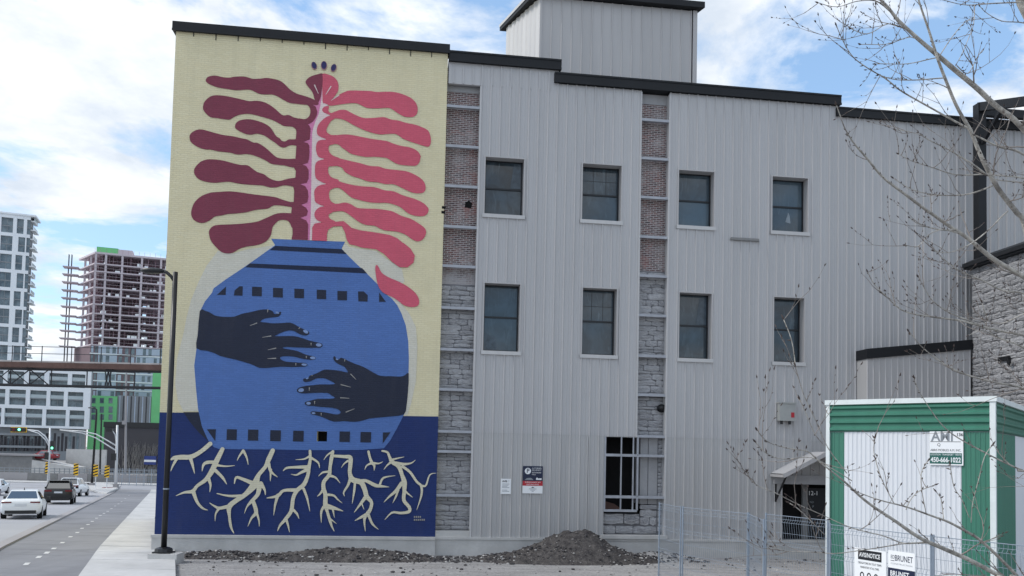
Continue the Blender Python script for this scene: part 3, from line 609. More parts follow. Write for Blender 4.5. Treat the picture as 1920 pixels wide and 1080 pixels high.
shape('painted_leaf', ZF([(150,322),(200,285),(240,285),(300,305),(400,330),(500,343),(600,350),(690,378),(780,390),(860,425),(960,455),(1040,490),(1085,530),(1098,560),(1080,600),(1040,617),(970,612),(910,590),(860,550),(810,520),(720,495),(640,495),(560,490),(470,470),(390,445),(340,405),(290,365),(250,355),(200,365),(160,345)]), RED)
shape('painted_leaf', ZF([(160,322),(90,335),(50,375),(48,440),(60,490),(135,523),(230,530),(245,508),(200,480),(182,430),(190,380),(230,355),(240,320)]), RED)
shape('painted_leaf', ZF([(130,530),(200,505),(260,503),(330,492),(390,510),(440,540),(530,547),(620,550),(700,560),(770,575),(850,615),(930,640),(1000,680),(1060,725),(1075,765),(1060,810),(1030,840),(990,848),(940,825),(890,790),(830,765),(770,755),(700,748),(650,730),(600,705),(520,697),(450,665),(390,620),(340,585),(295,570),(220,578),(180,590),(140,560)]), RED)
shape('painted_leaf', ZF([(135,527),(80,545),(48,590),(60,640),(110,670),(200,675),(240,665),(190,640),(178,605),(220,577),(220,545)]), RED)
shape('painted_leaf', ZF([(28,720),(50,685),(110,674),(240,668),(315,662),(350,690),(390,725),(460,745),(560,760),(660,775),(740,790),(810,820),(870,870)])+ZB([(1560,530),(1610,570),(1638,615),(1630,660),(1590,692),(1540,690),(1490,655),(1440,605),(1390,575),(1300,565)])+ZF([(430,888),(370,875),(345,835),(330,770),(300,708),(220,712),(175,740),(163,780),(162,846),(25,839)]), RED, False)
shape('painted_leaf', ZB([(1385,685),(1400,680),(1425,725),(1470,755),(1540,785),(1600,820),(1645,860),(1665,900),(1660,935),(1620,947),(1570,935),(1530,905),(1490,880),(1430,850),(1400,800),(1388,740)]), RED)
for a, b in (((160,375),(200,465)),((330,390),(275,475)),((410,480),(330,535))): shape('leaf_vein', dashline(Z2, a, b, 12), 'paint_pale', False)
for (cx, cy, rx, ry, ro) in ((158,184,27,42,-18),(257,182,31,46,0),(355,206,28,42,18)):
    shape('painted_seed', ell(Z2, cx, cy, rx, ry, ro), 'paint_seed_edge', False); shape('painted_seed', ell(Z2, cx, cy-4, rx*.82, ry*.84, ro), 'paint_seed', False)
for i, (x, y, n) in enumerate(((776, 969, 4), (776, 974.5, 6))):
    for k in range(n):
        u, z = FAC.uv(x+k*3.6, y); MB().box(u, u+.045, -LAY[0]-.001, -LAY[0], z-.03, z+.03).build('signature_mark', 'paint_line', mural)

# ------------------------------------------------------------------ the grey clad warehouse
WU = 9.0
ware = FAC.empty('clad_warehouse', WU); tag(ware, 'grey ribbed metal warehouse with two exposed brick and stone strips', 'building')
def wv(x, y, w=0.0):
    u, z = FAC.uv(x, y, w); return u-WU, z
CW = -.05                                     # face of the cladding, slightly behind the mural wall
C1L, C1R = 10.08-WU, 15.78-WU                 # first clad bay
C2L, C2R = 16.80-WU, 33.5-WU                  # second clad bay (runs on past the stone wing)
STEP1 = 12.80-WU; STEP2 = 23.15-WU
def topz(u): return 16.74 if u < STEP1-.02 else (16.31 if u < STEP2 else 15.92)
PITCHR = .333
def profile(u0, n=1):
    # one rib with its flat and a shallow swage, (du, out)
    return [(0, .0), (.022, .042), (.050, .042), (.072, 0), (.17, 0), (.190, .012), (.215, .012), (.23, 0), (PITCHR, 0)]
def clad_panel(u0, u1, ivals_fn, w0, mat, parent, name='cladding_panel', rib=True):
    pts = [(u0+d, o) for d, o in profile(u0) if u0+d < u1-1e-4]
    last = pts[-1]; pts.append((u1, 0.0))
    cuts = sorted({c for a in OPEN for c in (a[0], a[1]) if u0+.003 < c < u1-.003})
    full = []
    for (a, oa), (b, ob) in zip(pts, pts[1:]):
        seg = [a]+[c for c in cuts if a+.002 < c < b-.002]+[b]
        for p, q in zip(seg, seg[1:]):
            f = lambda x: oa+(ob-oa)*(x-a)/max(1e-6, b-a)
            full.append((p, f(p), q, f(q)))
    pieces = {}
    for p, op, q, oq in full:
        for z0, z1 in ivals_fn((p+q)/2):
            if z1-z0 > .01: pieces.setdefault((round(z0, 2), round(z1, 2)), MB()).quad((p, -(w0+op), z0), (q, -(w0+oq), z0), (q, -(w0+oq), z1), (p, -(w0+op), z1))
    for mb in pieces.values(): mb.build(name, mat, parent)
# openings (u0,u1,z0,z1) in warehouse coordinates
def opx(x0, y0, x1, y1):
    a = wv(x0, y0, CW); b = wv(x1, y1, CW); return [a[0], b[0], b[1], a[1]]
WIN = [opx(910,293,981,403), opx(1092,305,1164,414), opx(1272,319,1338,427), opx(1447,332,1514,437),
       opx(908,529,973,661), opx(1092,538,1155,669), opx(1273,547,1333,677), opx(1450,556,1507,683)]
for wq in WIN[:4]: wq[2], wq[3] = 11.57, 13.56
for wq in WIN[4:]: wq[2], wq[3] = 6.87, 9.20
DOOR = list(wv(1448, 905, CW))+[0]
DU0, DU1, DZ = wv(1466, 905, CW)[0], wv(1630, 905, CW)[0], 2.55
OPEN = [tuple(w) for w in WIN]+[(DU0, DU1, -1, DZ), (wv(1134, 820, CW)[0], C1R+.1, -1, 4.06)]
SEAM = 4.12
def ivals(lo, hi_fn):
    def f(u):
        segs = [(lo, hi_fn(u))]
        for a, b, z0, z1 in OPEN:
            if a-.001 <= u <= b+.001:
                ns = []
                for s0, s1 in segs:
                    if z1 <= s0 or z0 >= s1: ns.append((s0, s1)); continue
                    if z0 > s0: ns.append((s0, z0))
                    if z1 < s1: ns.append((z1, s1))
                segs = ns
        return segs
    return f
for L_, R_ in ((C1L, C1R), (C2L, C2R)):
    u = L_
    while u < R_-.02:
        v = min(u+PITCHR, R_)
        if L_ == C1L:
            cb = v if v < STEP1 or u >= STEP1 else STEP1
        clad_panel(u, v, ivals(SEAM-.03, lambda x: topz(x)), CW+.010, 'cladding', ware)
        clad_panel(u, v, ivals(.55, lambda x: SEAM), CW, 'lower_cladding', ware, 'lower_cladding_panel')
        u = v
# edge trims of the clad bays and the return behind them
def trim(u0, u1, z0, z1, w0, w1, name='edge_trim', mat='flashing'):
    return MB().box(u0, u1, -w1, -w0, z0, z1).build(name, mat, ware)
trim(C1L-.015, C1L+.045, .55, 16.0, CW-.24, CW+.045); trim(C1R-.045, C1R+.015, 4.06, 16.26, CW-.24, CW+.045)
trim(C2L-.015, C2L+.045, .55, 16.26, CW-.24, CW+.045); trim(C1L+3.95, C1L+3.98, .55, 4.05, CW-.2, CW+.04)
mb = MB().box(-.03, STEP1, -CW-.012, -CW+.1, 16.03, 16.775)
mb.build('upper_fascia', 'cladding', ware)
u = .12
while u < STEP1-.1:
    MB().box(u, u+.045, -CW-.042, -CW-.0125, 16.05, 16.69).build('fascia_rib', 'cladding', ware); u += PITCHR
# roof edges
def cap(u0, u1, z0, z1, name='roof_edge'):
    mb = MB(); mb.box(u0, u1, -CW-.12, 1.2, z0, z1); mb.box(u0, u1, -CW-.15, -CW-.118, z0-.02, z0+.06); mb.box(u0, u1, -CW-.14, -CW-.118, z1-.05, z1+.012)
    return mb.build(name, 'cap_black', ware)
cap(-.03, STEP1+.07, 16.78, 17.12); cap(STEP1-.16, STEP2+.06, 16.33, 16.668); cap(STEP2-.10, C2R, 15.93, 16.24)
mb = MB(); mb.box(C1L, STEP1, .9, 14, 1, 16.69); mb.box(STEP1, STEP2, 1.0, 14.1, 1, 16.2); mb.box(STEP2, C2R, 1.05, 14, .9, 15.88); mb.build('inner_volume', 'dark_inside', ware)
# windows
def window(q, k):
    a, b, z0, z1 = q
    e = bpy.data.objects.new('window', None); COL.objects.link(e); e.parent = ware
    D = .42; y0 = -CW
    fr = MB()                                 # flashing round the opening, reveals included
    t = .035
    fr.box(a-t, a+.012, y0-.05, y0+D, z0-.02, z1+.03); fr.box(b-.012, b+t, y0-.05, y0+D, z0-.02, z1+.03); fr.box(a+.012, b-.012, y0-.05, y0+D, z1-.012, z1+.03)
    fr.build('reveal', 'cladding_tower', e)
    MB().add([(a-.06, y0-.075, z0-.12), (b+.06, y0-.075, z0-.12), (b+.06, y0-.075, z0+.005), (a-.06, y0-.075, z0+.005), (a-.0, y0+D, z0+.05), (b+.0, y0+D, z0+.05), (a-.06, y0-.0, z0-.12), (b+.06, y0, z0-.12)],
             [(0,1,2,3),(3,2,5,4),(6,7,1,0)]).build('sill', 'flashing', e)
    f = MB(); g = .045; yy = y0+D-.09; xa, xb = a+.015, b-.015; zm = z0+(z1-z0)*(.50 if k < 4 else .52)
    for bx in ((xa, xa+g, z0, z1), (xb-g, xb, z0, z1), (xa+g, xb-g, z1-g, z1-.013), (xa+g, xb-g, z0+.03, z0+.03+g), (xa+g, xb-g, zm-.028, zm+.028)):
        f.box(bx[0], bx[1], yy-.035, yy+.03, bx[2], bx[3])
    if k in (1, 5):                           # old glazing bars show behind the new sash
        for i in (1, 2): f.box(xa+(xb-xa)*i/3-.010, xa+(xb-xa)*i/3+.010, yy+.012, yy+.025, z0+.08, z1-.05)
        for zz in (.25, .75): f.box(xa+g, xb-g, yy+.012, yy+.024, z0+(z1-z0)*zz-.010, z0+(z1-z0)*zz+.010)
    f.build('frame', 'frame_dark', e)
    MB().box(xa+g, xb-g, yy+.013, yy+.02, zm, z1-g).build('pane', 'window_glass', e); MB().box(xa+g, xb-g, yy+.005, yy+.011, z0+.05, zm).build('pane', 'window_glass', e)
    if k == 4:
        MB().add([(xa+.1, yy+.001, z0+.1), (xa+.5, yy+.001, z0+.1), (xa+.42, yy+.001, z0+.55), (xa+.12, yy+.001, z0+.62)], [(0,1,2,3)]).build('sheet_behind_glass', 'glass_sheet', e)
    if k in (0, 6):
        MB().add([(xb-.42, yy+.003, zm+.05), (xb-.06, yy+.003, zm+.05), (xb-.06, yy+.003, z1-.06), (xb-.30, yy+.003, z1-.06)], [(0,1,2,3)]).build('sheet_behind_glass', 'glass_sheet', e)
    if k == 3:
        c = (xa+xb)/2+.1; zc = zm-.42 if k == 3 else zm-.45
        MB().add([(c-.1, yy+.001, zc-.12), (c+.1, yy+.001, zc-.16), (c+.07, yy+.001, zc+.1), (c+.01, yy+.001, zc+.24), (c-.05, yy+.001, zc+.04)], [(0,1,2,3,4)]).build('torn_patch', 'window_plastic', e)
    return e
for k, q in enumerate(WIN): window(q, k)
# exposed masonry strips
BW = -.32
def irregular(w, h, d, seed):
    r_ = random.Random(seed); nx = 3; nz = 2; mb = MB()
    for j in range(nz+2):
        for i in range(nx+2):
            edge = i in (0, nx+1) or j in (0, nz+1)
            x = w*(i/(nx+1)); z = h*(j/(nz+1))
            if not edge: x += r_.uniform(-.12, .12)*w/nx; z += r_.uniform(-.15, .15)*h/nz
            elif (i in (0, nx+1)) and (j in (0, nz+1)):
                x += (.05 if i == 0 else -.05)*min(w, h)*r_.uniform(.1, 1); z += (.12 if j == 0 else -.12)*min(w, h)*r_.uniform(.1, 1)
            else:
                x += r_.uniform(-.03, .03)*w*(i not in (0, nx+1)); z += r_.uniform(-.10, .10)*h*(j in (0, nz+1))
            mb.v.append((x, -(d*r_.uniform(.15, .5) if edge else d*r_.uniform(.45, 1.2)), z))
    W = nx+2
    for j in range(nz+1):
        for i in range(nx+1): a = j*W+i; mb.f.append((a, a+1, a+1+W, a+W))
    ring = [i for i in range(W)]+[j*W+W-1 for j in range(1, nz+2)]+[(nz+1)*W+i for i in range(W-2, -1, -1)]+[j*W for j in range(nz, 0, -1)]
    b = len(mb.v)
    for i in ring: v = mb.v[i]; mb.v.append((v[0], d*.9, v[2]))
    n = len(ring)
    for k in range(n): mb.f.append((ring[k], b+k, b+(k+1) % n, ring[(k+1) % n]))
    return mb
STONES = {}
def stones(u0, u1, z0, z1, y, parent, r_, mat='stone', rows=(.10, .24), wid=(.30, .80), d=.05, gap=.016, name='stone'):
    z = z0
    while z < z1-.06:
        h = min(r_.uniform(*rows), z1-z)
        if z1-(z+h) < .08: h = z1-z
        u = u0
        while u < u1-.05:
            w = min(r_.uniform(*wid), u1-u)
            if u1-(u+w) < .14: w = u1-u
            key = (name, r_.randrange(14))
            if key not in STONES: STONES[key] = irregular(1, 1, 1, hash(key[1])*7+3).mesh('stone')
            me = STONES[key].copy() if False else STONES[key]
            if not len(me.materials): me.materials.append(M[mat])
            o = bpy.data.objects.new(name, me); COL.objects.link(o); o.parent = parent
            o.location = (u+gap/2, y, z+gap/2); o.scale = (w-gap, d, h-gap)
            if o.data.materials[0] != M[mat]:
                o.material_slots[0].link = 'OBJECT'; o.material_slots[0].material = M[mat]
            u += w
        z += h
def girt(u0, u1, z, name='girt'):
    mb = MB(); mb.box(u0, u1, -CW-.03, -CW+.20, z-.025, z+.025); mb.box(u0, u1, -CW-.032, -CW-.02, z-.065, z-.026)
    return mb.build(name, 'girt_steel', ware)
A0, A1 = -.06, C1L-.0
MB().box(A0-.1, A1+.2, -BW, -BW+.3, 9.15, 16.7).build('brick_strip', 'old_brick', ware)
MB().box(A0-.1, A1+.2, -BW+.012, -BW+.3, .75, 9.149).build('stone_strip', 'mortar', ware)
MB().box(A0-.1, A1+.2, -BW-.03, -BW-.001, 15.86, 16.1).build('lintel_board', 'render_grey', ware)
sr = random.Random(3)
stones(A0-.05, A1+.05, .80, 9.1, -BW-.004, ware, sr)
for y in (199.5, 274, 349, 425, 499, 577, 655, 730, 808.5, 846, 928): girt(A0-.03, C1L-.016, wv(868, y, CW)[1])
u_, z_ = wv(878, 384, BW); MB().add([(u_-.12, -BW-.006, z_-.1), (u_+.1, -BW-.006, z_-.12), (u_+.14, -BW-.006, z_+.05), (u_+.02, -BW-.006, z_+.14), (u_-.1, -BW-.006, z_+.08)], [(0,1,2,3,4)]).build('brick_hole', 'dark_inside', ware)
B0_, B1_ = C1R+.016, C2L-.016
MB().box(B0_-.2, B1_+.2, -BW, -BW+.3, 9.95, 16.4).build('brick_strip', 'old_brick', ware)
MB().box(B0_-.2, B1_+.2, -BW+.012, -BW+.3, 4.05, 9.949).build('stone_strip', 'mortar', ware)
MB().box(B0_-.2, B1_+.2, -BW-.03, -BW-.001, 15.95, 16.3).build('lintel_board', 'render_grey', ware)
stones(B0_-.05, B1_+.05, 4.12, 9.9, -BW-.004, ware, sr)
for y in (225, 297, 370, 444, 517, 591, 667, 740, 817.5): girt(B0_, B1_, wv(1228, y, CW)[1])
# lower right corner of the first bay: stripped opening with steel studs
OU0 = wv(1134, 820, CW)[0]; OU1 = wv(1193, 900, CW)[0]
MB().box(OU0-.3, B1_+.2, -BW+.9, -BW+1.0, .6, 4.3).build('dark_room', 'dark_inside', ware)
ru0 = wv(1200, 900, BW)[0]; ru1 = wv(1232, 900, BW)[0]
MB().box(ru0, ru1, -BW+.0, -BW+.85, 1.75, 4.05).build('render_panel', 'render_grey', ware)
MB().box(ru0+.27, ru0+.29, -BW-.008, -BW, 1.75, 4.04).build('render_joint', 'mortar_dark', ware)
MB().box(ru1, B1_+.2, -BW+.012, -BW+.85, .7, 4.05).build('stone_strip', 'mortar', ware); stones(ru1+.02, B1_+.1, .8, 4.0, -BW-.004, ware, sr, wid=(.2, .4))
MB().box(OU0-.2, ru1, -BW+.012, -BW+.5, .6, 1.38).build('stone_strip', 'mortar', ware); stones(OU0-.15, ru1, .72, 1.0, -BW-.004, ware, sr, rows=(.26, .3), wid=(.5, .9))
stones(ru0-.0, ru1, 1.02, 1.74, -BW-.004, ware, sr, rows=(.2, .3))
stones(OU0-.1, ru0-.02, 1.05, 1.42, -BW-.06, ware, sr, 'stone', rows=(.36, .38), wid=(.45, 1.0), d=.06, name='sill_stone')
for x in (1164.5, 1187): uu = wv(x, 880, CW)[0]; MB().box(uu-.02, uu+.02, -CW-.02, -CW+.05, 1.55, 4.06).build('stud', 'girt_steel', ware)
uu = wv(1195, 880, CW)[0]; MB().box(uu-.03, uu+.03, -CW-.03, -CW+.06, 1.55, 4.06).build('stud', 'girt_steel', ware); MB().box(OU0, OU0+.05, -CW-.02, -CW+.08, 1.55, 4.06).build('stud', 'girt_steel', ware)
for y in (853, 931): girt(OU0, B1_, wv(1190, y, CW)[1], 'girt')
MB().box(OU0, uu, -CW-.03, -CW+.08, 1.49, 1.57).build('stud', 'girt_steel', ware)
MB().add([(OU0+.02, .75, 1.5), (OU0+.9, .75, 1.5), (OU0+.55, .8, 1.72), (OU0+.25, .8, 1.8)], [(0,1,2,3)]).build('rubble_heap', 'rust', ware)
mb = MB(); mb.box(-.07, C2R, -CW-.06, .4, -.4, .50); mb.box(-.07, C2R, -CW-.09, .4, .50, .58); mb.build('plinth', 'concrete', ware)
MB().box(OU0-.1, B1_+.1, -CW-.14, .25, .58, .70).build('plinth_upstand', 'concrete', ware); MB().box(-.07, C1L-.02, -CW-.02, .35, .58, .78).build('plinth_upstand', 'concrete', ware)
# fittings on the wall
p = wv(1238, 766, BW); v = MB(); v.tube([(p[0], -BW-.0, p[1]), (p[0], -BW-.16, p[1])], [.14, .15], 14); v.tube([(p[0], -BW-.16, p[1]), (p[0]+.02, -BW-.22, p[1]-.03)], [.15, .05], 14)
vo = FAC.world(0, 0, 0); o = v.build('round_vent', 'black_metal', ware, True)
a = wv(1369, 448, CW); b = wv(1421, 450.5, CW); MB().box(a[0], b[0], -CW-.10, -CW-.031, a[1]-.05, a[1]+.04).build('wall_bracket', 'concrete_dark', ware)
# electrical box
a = wv(1456, 757, CW); b = wv(1485, 790, CW); eb = FAC.empty('electrical_box', WU+a[0]); tag(eb, 'pale grey electrical box with red label on the clad wall above the door', 'electrical box')
w_ = b[0]-a[0]; MB().box(0, w_, -CW-.26, -CW-.03, b[1], a[1]).build('housing', 'box_grey', eb); MB().box(-.03, w_+.03, -CW-.29, -CW-.03, a[1], a[1]+.05).build('lid', 'box_grey', eb)
MB().box(w_*.72, w_*.93, -CW-.264, -CW-.26, b[1]+.12, b[1]+.30).build('red_label', 'sign_red', eb)
for k in (.2, .72): MB().tube([(w_*k, -CW-.15, b[1]), (w_*k, -CW-.15, b[1]-.12)], .05, 8).build('conduit_gland', 'black_metal', eb)
# entrance
MB().box(DU0-.1, DU1+.1, .7, .78, -.3, DZ+.2).build('entrance_back', 'dark_inside', ware)
MB().box(DU0-.06, DU0, -CW-.05, .72, -.3, DZ).build('entrance_reveal', 'flashing', ware); MB().box(DU1, DU1+.06, -CW-.05, .72, -.3, DZ).build('entrance_reveal', 'flashing', ware)
dr = bpy.data.objects.new('entrance_door', None); COL.objects.link(dr); dr.parent = ware
d0 = wv(1514, 950, CW-.6)[0]; MB().box(d0, DU1-.1, .58, .63, -.25, 2.4).build('door_leaf', 'frame_dark', dr); MB().box(d0-.26, d0-.06, .5, .62, -.3, DZ).build('door_post', 'concrete_dark', dr)
nx, nz = wv(1524, 925, CW-.55); text('door_number', '12-1', .22, 'sign_white', dr, (nx, .575, nz), align='CENTER'); text('door_notice', 'NO', .10, 'sign_grey', dr, (nx-.05, .575, nz-.32), align='CENTER'); text('door_notice', 'P', .12, 'sign_grey', dr, (nx, .575, nz-.48), align='CENTER')
can = FAC.empty('door_canopy', WU+wv(1447, 890, 0)[0]); tag(can, 'small grey ribbed metal canopy on black brackets over the entrance', 'canopy')
prj = 1.0; cu0 = WU+wv(1447, 890, 0)[0]
eu, ez = FAC.uv(1470, 889, prj); eu -= cu0; ru, rz_ = FAC.uv(1549, 848, prj); ru -= cu0; cw = 2*(ru-eu)
for sgn, nm in ((1, 0), (-1, 1)):
    rf = MB(); n = 9
    def rp_(t, y, h=0.0): return (ru-sgn*(ru-eu)*(1-t), y, ez+(rz_-ez)*t+h)
    for i in range(n):
        a = -prj+(prj+.05)*i/n; b = -prj+(prj+.05)*(i+1)/n; L3 = b-a
        for (f0, f1, h0, h1) in ((0, .2, 0, .022), (.2, .4, .022, .022), (.4, .6, .022, 0), (.6, 1, 0, 0)):
            rf.quad(rp_(0, a+L3*f0, h0), rp_(0, a+L3*f1, h1), rp_(1, a+L3*f1, h1), rp_(1, a+L3*f0, h0))
    rf.quad(rp_(0, -prj, -.05), rp_(1, -prj, -.05), rp_(1, .05, -.05), rp_(0, .05, -.05))
    rf.build('roof_sheet', 'cladding_tower', can)
    MB().bar(rp_(-.02, -prj-.02, -.05), rp_(1, -prj-.02, -.05), .04, .14).build('barge_board', 'cladding_tower', can)
    MB().box(*sorted((rp_(0, 0)[0]-.03, rp_(0, 0)[0]+.03)), -prj, .02, ez-.11, ez-.02).build('gutter', 'cladding_tower', can)
    xb = rp_(.12, 0)[0]; MB().bar((xb, -prj+.2, ez-.06), (xb, .0, ez-.95), .05).build('bracket', 'black_metal', can); MB().bar((xb, .0, ez-.06), (xb, .0, ez-1.0), .05).build('bracket', 'black_metal', can)
MB().box(eu+.1, 2*ru-eu-.1, -.06, .02, DZ+.0, DZ+.32).build('head_board', 'render_grey', can)
# parking and notice signs on the lower cladding
def board(name, x0, y0, x1, y1, label, mat='sign_white', w=CW+.045):
    a = FAC.uv(x0, y0, w); b = FAC.uv(x1, y1, w); e = FAC.empty(name, a[0]); e.location.z += b[1]
    tag(e, label, 'sign'); W, Hh = b[0]-a[0], a[1]-b[1]
    MB().box(0, W, -w-.008, -w, 0, Hh).build('board', mat, e); return e, W, Hh, -w-.008
e, W, Hh, y = board('notice_sign', 939, 897.5, 957.5, 926.5, 'small white printed notice sign on grey cladding left of the parking sign')
text('lettering', 'AVIS', .085, 'sign_black', e, (W*.15, y-.002, Hh*.83), bold=.003); text('lettering', '!', .1, 'sign_black', e, (W*.75, y-.002, Hh*.83))
for i in range(7):
    if i != 4: MB().box(W*.14, W*(.86-.1*(i % 3)), y-.0015, y-.0001, Hh*(.66-.08*i)-.008, Hh*(.66-.08*i)+.008).build('text_line', 'sign_grey', e)
e, W, Hh, y = board('parking_sign', 980.5, 873.5, 1017, 925.5, 'navy, red and white parking sign with circled P on grey cladding')
MB().box(0, W, y-.003, y-.0005, Hh*.455, Hh).build('navy_field', 'sign_navy', e); MB().box(0, W, y-.003, y-.0005, Hh*.28, Hh*.4545).build('red_field', 'sign_red', e)
c = MB(); c.v = [(W*.25+W*.155*math.cos(k*math.pi/14), y-.005, Hh*.815+W*.155*math.sin(k*math.pi/14)) for k in range(28)]; c.f = [tuple(range(28))]; c.build('white_disc', 'sign_white', e)
text('letter_p', 'P', .2, 'sign_navy', e, (W*.255, y-.007, Hh*.815), align='CENTER', bold=.004)
for t_, zz in (('AUTORISÉS', .92), ('SEULEMENT', .85), ('AUTHORIZED', .76), ('ONLY', .69)): text('lettering', t_, .062, 'sign_white', e, (W*.45, y-.005, Hh*zz), fit=W*(.2 if t_ == 'ONLY' else .47))
text('lettering', 'SURVEILLANCE 24/7', .062, 'sign_white', e, (W*.5, y-.005, Hh*.405), align='CENTER', fit=W*.78); text('lettering', 'REMORQUAGE', .055, 'sign_white', e, (W*.5, y-.005, Hh*.325), align='CENTER', fit=W*.6)
MB().add([(W*.42, y-.003, Hh*.2), (W*.6, y-.003, Hh*.2), (W*.51, y-.003, Hh*.245)], [(0,1,2)]).build('peak_emblem', 'sign_navy', e)
for i in range(3): MB().box(W*(.32+.07*i), W*(.7-.07*i), y-.002, y-.0001, Hh*(.165-.045*i)-.008, Hh*(.165-.045*i)+.008).build('text_line', 'sign_grey', e)
MB().add([(W*.1, y-.004, Hh*.49), (W*.54, y-.004, Hh*.49), (W*.46, y-.004, Hh*.55), (W*.38, y-.004, Hh*.57), (W*.2, y-.004, Hh*.555)], [(0,1,2,3,4)]).build('car_emblem', 'sign_grey', e)
MB().add([(W*.66, y-.004, Hh*.5), (W*.94, y-.004, Hh*.5), (W*.94, y-.004, Hh*.56), (W*.76, y-.004, Hh*.55), (W*.72, y-.004, Hh*.59), (W*.67, y-.004, Hh*.56)], [(0,1,2,3,4,5)]).build('tow_emblem', 'sign_white', e)

# ------------------------------------------------------------------ tower on the roof
TWY = 3.0
def tw(x, y): u, z = FAC.uv(x, y, -TWY); return u, z
tu0, tu1 = tw(1013, 60)[0], tw(1305, 80)[0]; tz = tw(1302, 22)[1]+.02
tower = FAC.empty('roof_tower', tu0); tower.location -= FAC.N*TWY; tag(tower, 'grey ribbed metal box tower with overhanging roof standing on the warehouse roof', 'building')
TWd = tu1-tu0
SKT = math.tan(R(-30)+YAW); DT = 2.5
u = 0
while u < TWd-.02:
    v = min(u+.40, TWd); mb = MB(); pr = [(0, 0), (.02, .03), (.05, .03), (.07, 0), (.40, 0)]
    pp = [(min(u+d, v), o) for d, o in pr if u+d <= v+1e-6]
    for (a, oa), (b, ob) in zip(pp, pp[1:]): mb.quad((a, -oa, 15.6), (b, -ob, 15.6), (b, -ob, tz), (a, -oa, tz))
    mb.build('cladding_panel', 'cladding_tower', tower); u = v
nl = 8
for i in range(nl):
    mb = MB(); ln = DT/nl; a = i*ln
    for (d0, o0), (d1, o1_) in zip([(0, 0), (.04, .035), (.12, .035), (.16, 0), (ln, 0)], [(.04, .035), (.12, .035), (.16, 0), (ln, 0)]):
        y0_, y1_ = a+d0, a+d1
        mb.quad((y1_*SKT-o1_, y1_, 15.6), (y0_*SKT-o0, y0_, 15.6), (y0_*SKT-o0, y0_, tz), (y1_*SKT-o1_, y1_, tz))
    mb.build('cladding_panel', 'flashing', tower)
MB().box(TWd-.14, TWd+.03, -.045, .1, 15.6, tz).build('corner_trim', 'cladding_tower', tower); MB().box(-.03, .06, -.045, .1, 15.6, tz).build('corner_trim', 'cladding_tower', tower)
bq = [(.02, .02), (TWd-.02, .02), (DT*SKT+TWd, DT), (DT*SKT+.02, DT)]
MB().add([(p[0], p[1], z) for z in (15.6, tz) for p in bq], [(1,2,6,5),(2,3,7,6),(4,5,6,7)]).build('rear_walls', 'cladding_tower', tower)
rq = [(-.22, -.28), (TWd+.25, -.28), (DT*SKT+TWd+.25, DT+.3), (DT*SKT-.25, DT+.3)]
MB().add([(p[0], p[1], z) for z in (tz+.02, tz+.26) for p in rq], [(3,2,1,0),(0,1,5,4),(1,2,6,5),(2,3,7,6),(3,0,4,7),(4,5,6,7)]).build('roof', 'cap_black', tower)
MB().add([(-.24, -.30, tz+.16), (DT*SKT-.27, DT+.3, tz+.16), (DT*SKT-.27, DT+.3, tz+.28), (-.24, -.30, tz+.28)], [(0,1,2,3)]).build('roof_flashing', 'flashing', tower)

# ------------------------------------------------------------------ right end: clad lean-to, stone wing, black steel frame
LW = .62
lu0 = FAC.uv(1625, 700, LW)[0]; lu1 = FAC.uv(1823, 700, LW)[0]
lean = FAC.empty('clad_lean_to', lu0); tag(lean, 'low grey ribbed metal lean-to with sloping black edge beside stone wall', 'shed')
lz0 = FAC.uv(1625, 672, LW)[1]; lz1 = FAC.uv(1822, 654, LW)[1]; Lw = lu1-lu0; u = 0
while u < Lw-.02:
    v = min(u+.23, Lw); zA = lambda x: lz0+(lz1-lz0)*x/Lw
    mb = MB(); pp = [(min(u+d, v), o) for d, o in [(0, 0), (.02, .022), (.05, .022), (.07, 0), (.23, 0)] if u+d <= v+1e-6]
    for (a, oa), (b, ob) in zip(pp, pp[1:]): mb.quad((a, -LW-oa, -.3), (b, -LW-ob, -.3), (b, -LW-ob, zA(b)), (a, -LW-oa, zA(a)))
    mb.build('cladding_panel', 'cladding_tower', lean); u = v
mb = MB(); mb.add([(0, -LW+.001, -.3), (0, 0.02, -.3), (0, .02, lz0), (0, -LW+.001, lz0)], [(0,1,2,3)]); mb.build('end_panel', 'lower_cladding', lean)
mb = MB(); mb.add([(x, -LW-y, z) for x, zz in ((-.04, lz0), (Lw+.02, lz1)) for y, z in ((.08, zz-.02), (.08, zz+.33), (-LW-.02, zz+.33), (-LW-.02, zz-.02))], [(0,1,2,3),(7,6,5,4),(0,4,5,1),(1,5,6,2),(3,2,6,7),(0,3,7,4)]); mb.build('roof_edge', 'cap_black', lean)
wing = FAC.empty('stone_wing', lu1); tag(wing, 'grey rubble stone wing with black sloping roof edge at right', 'building')
wz = FAC.uv(1823, 505, LW)[1]; WL = 9.0; WD = 5.0
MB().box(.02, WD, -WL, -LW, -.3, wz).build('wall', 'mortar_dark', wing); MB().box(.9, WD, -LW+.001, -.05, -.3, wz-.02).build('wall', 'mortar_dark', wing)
sm = random.Random(11)
grp = bpy.data.objects.new('stone_face', None); COL.objects.link(grp); grp.parent = wing; grp.rotation_euler = (0, 0, -math.pi/2); grp.location = (.016, -LW, 0)
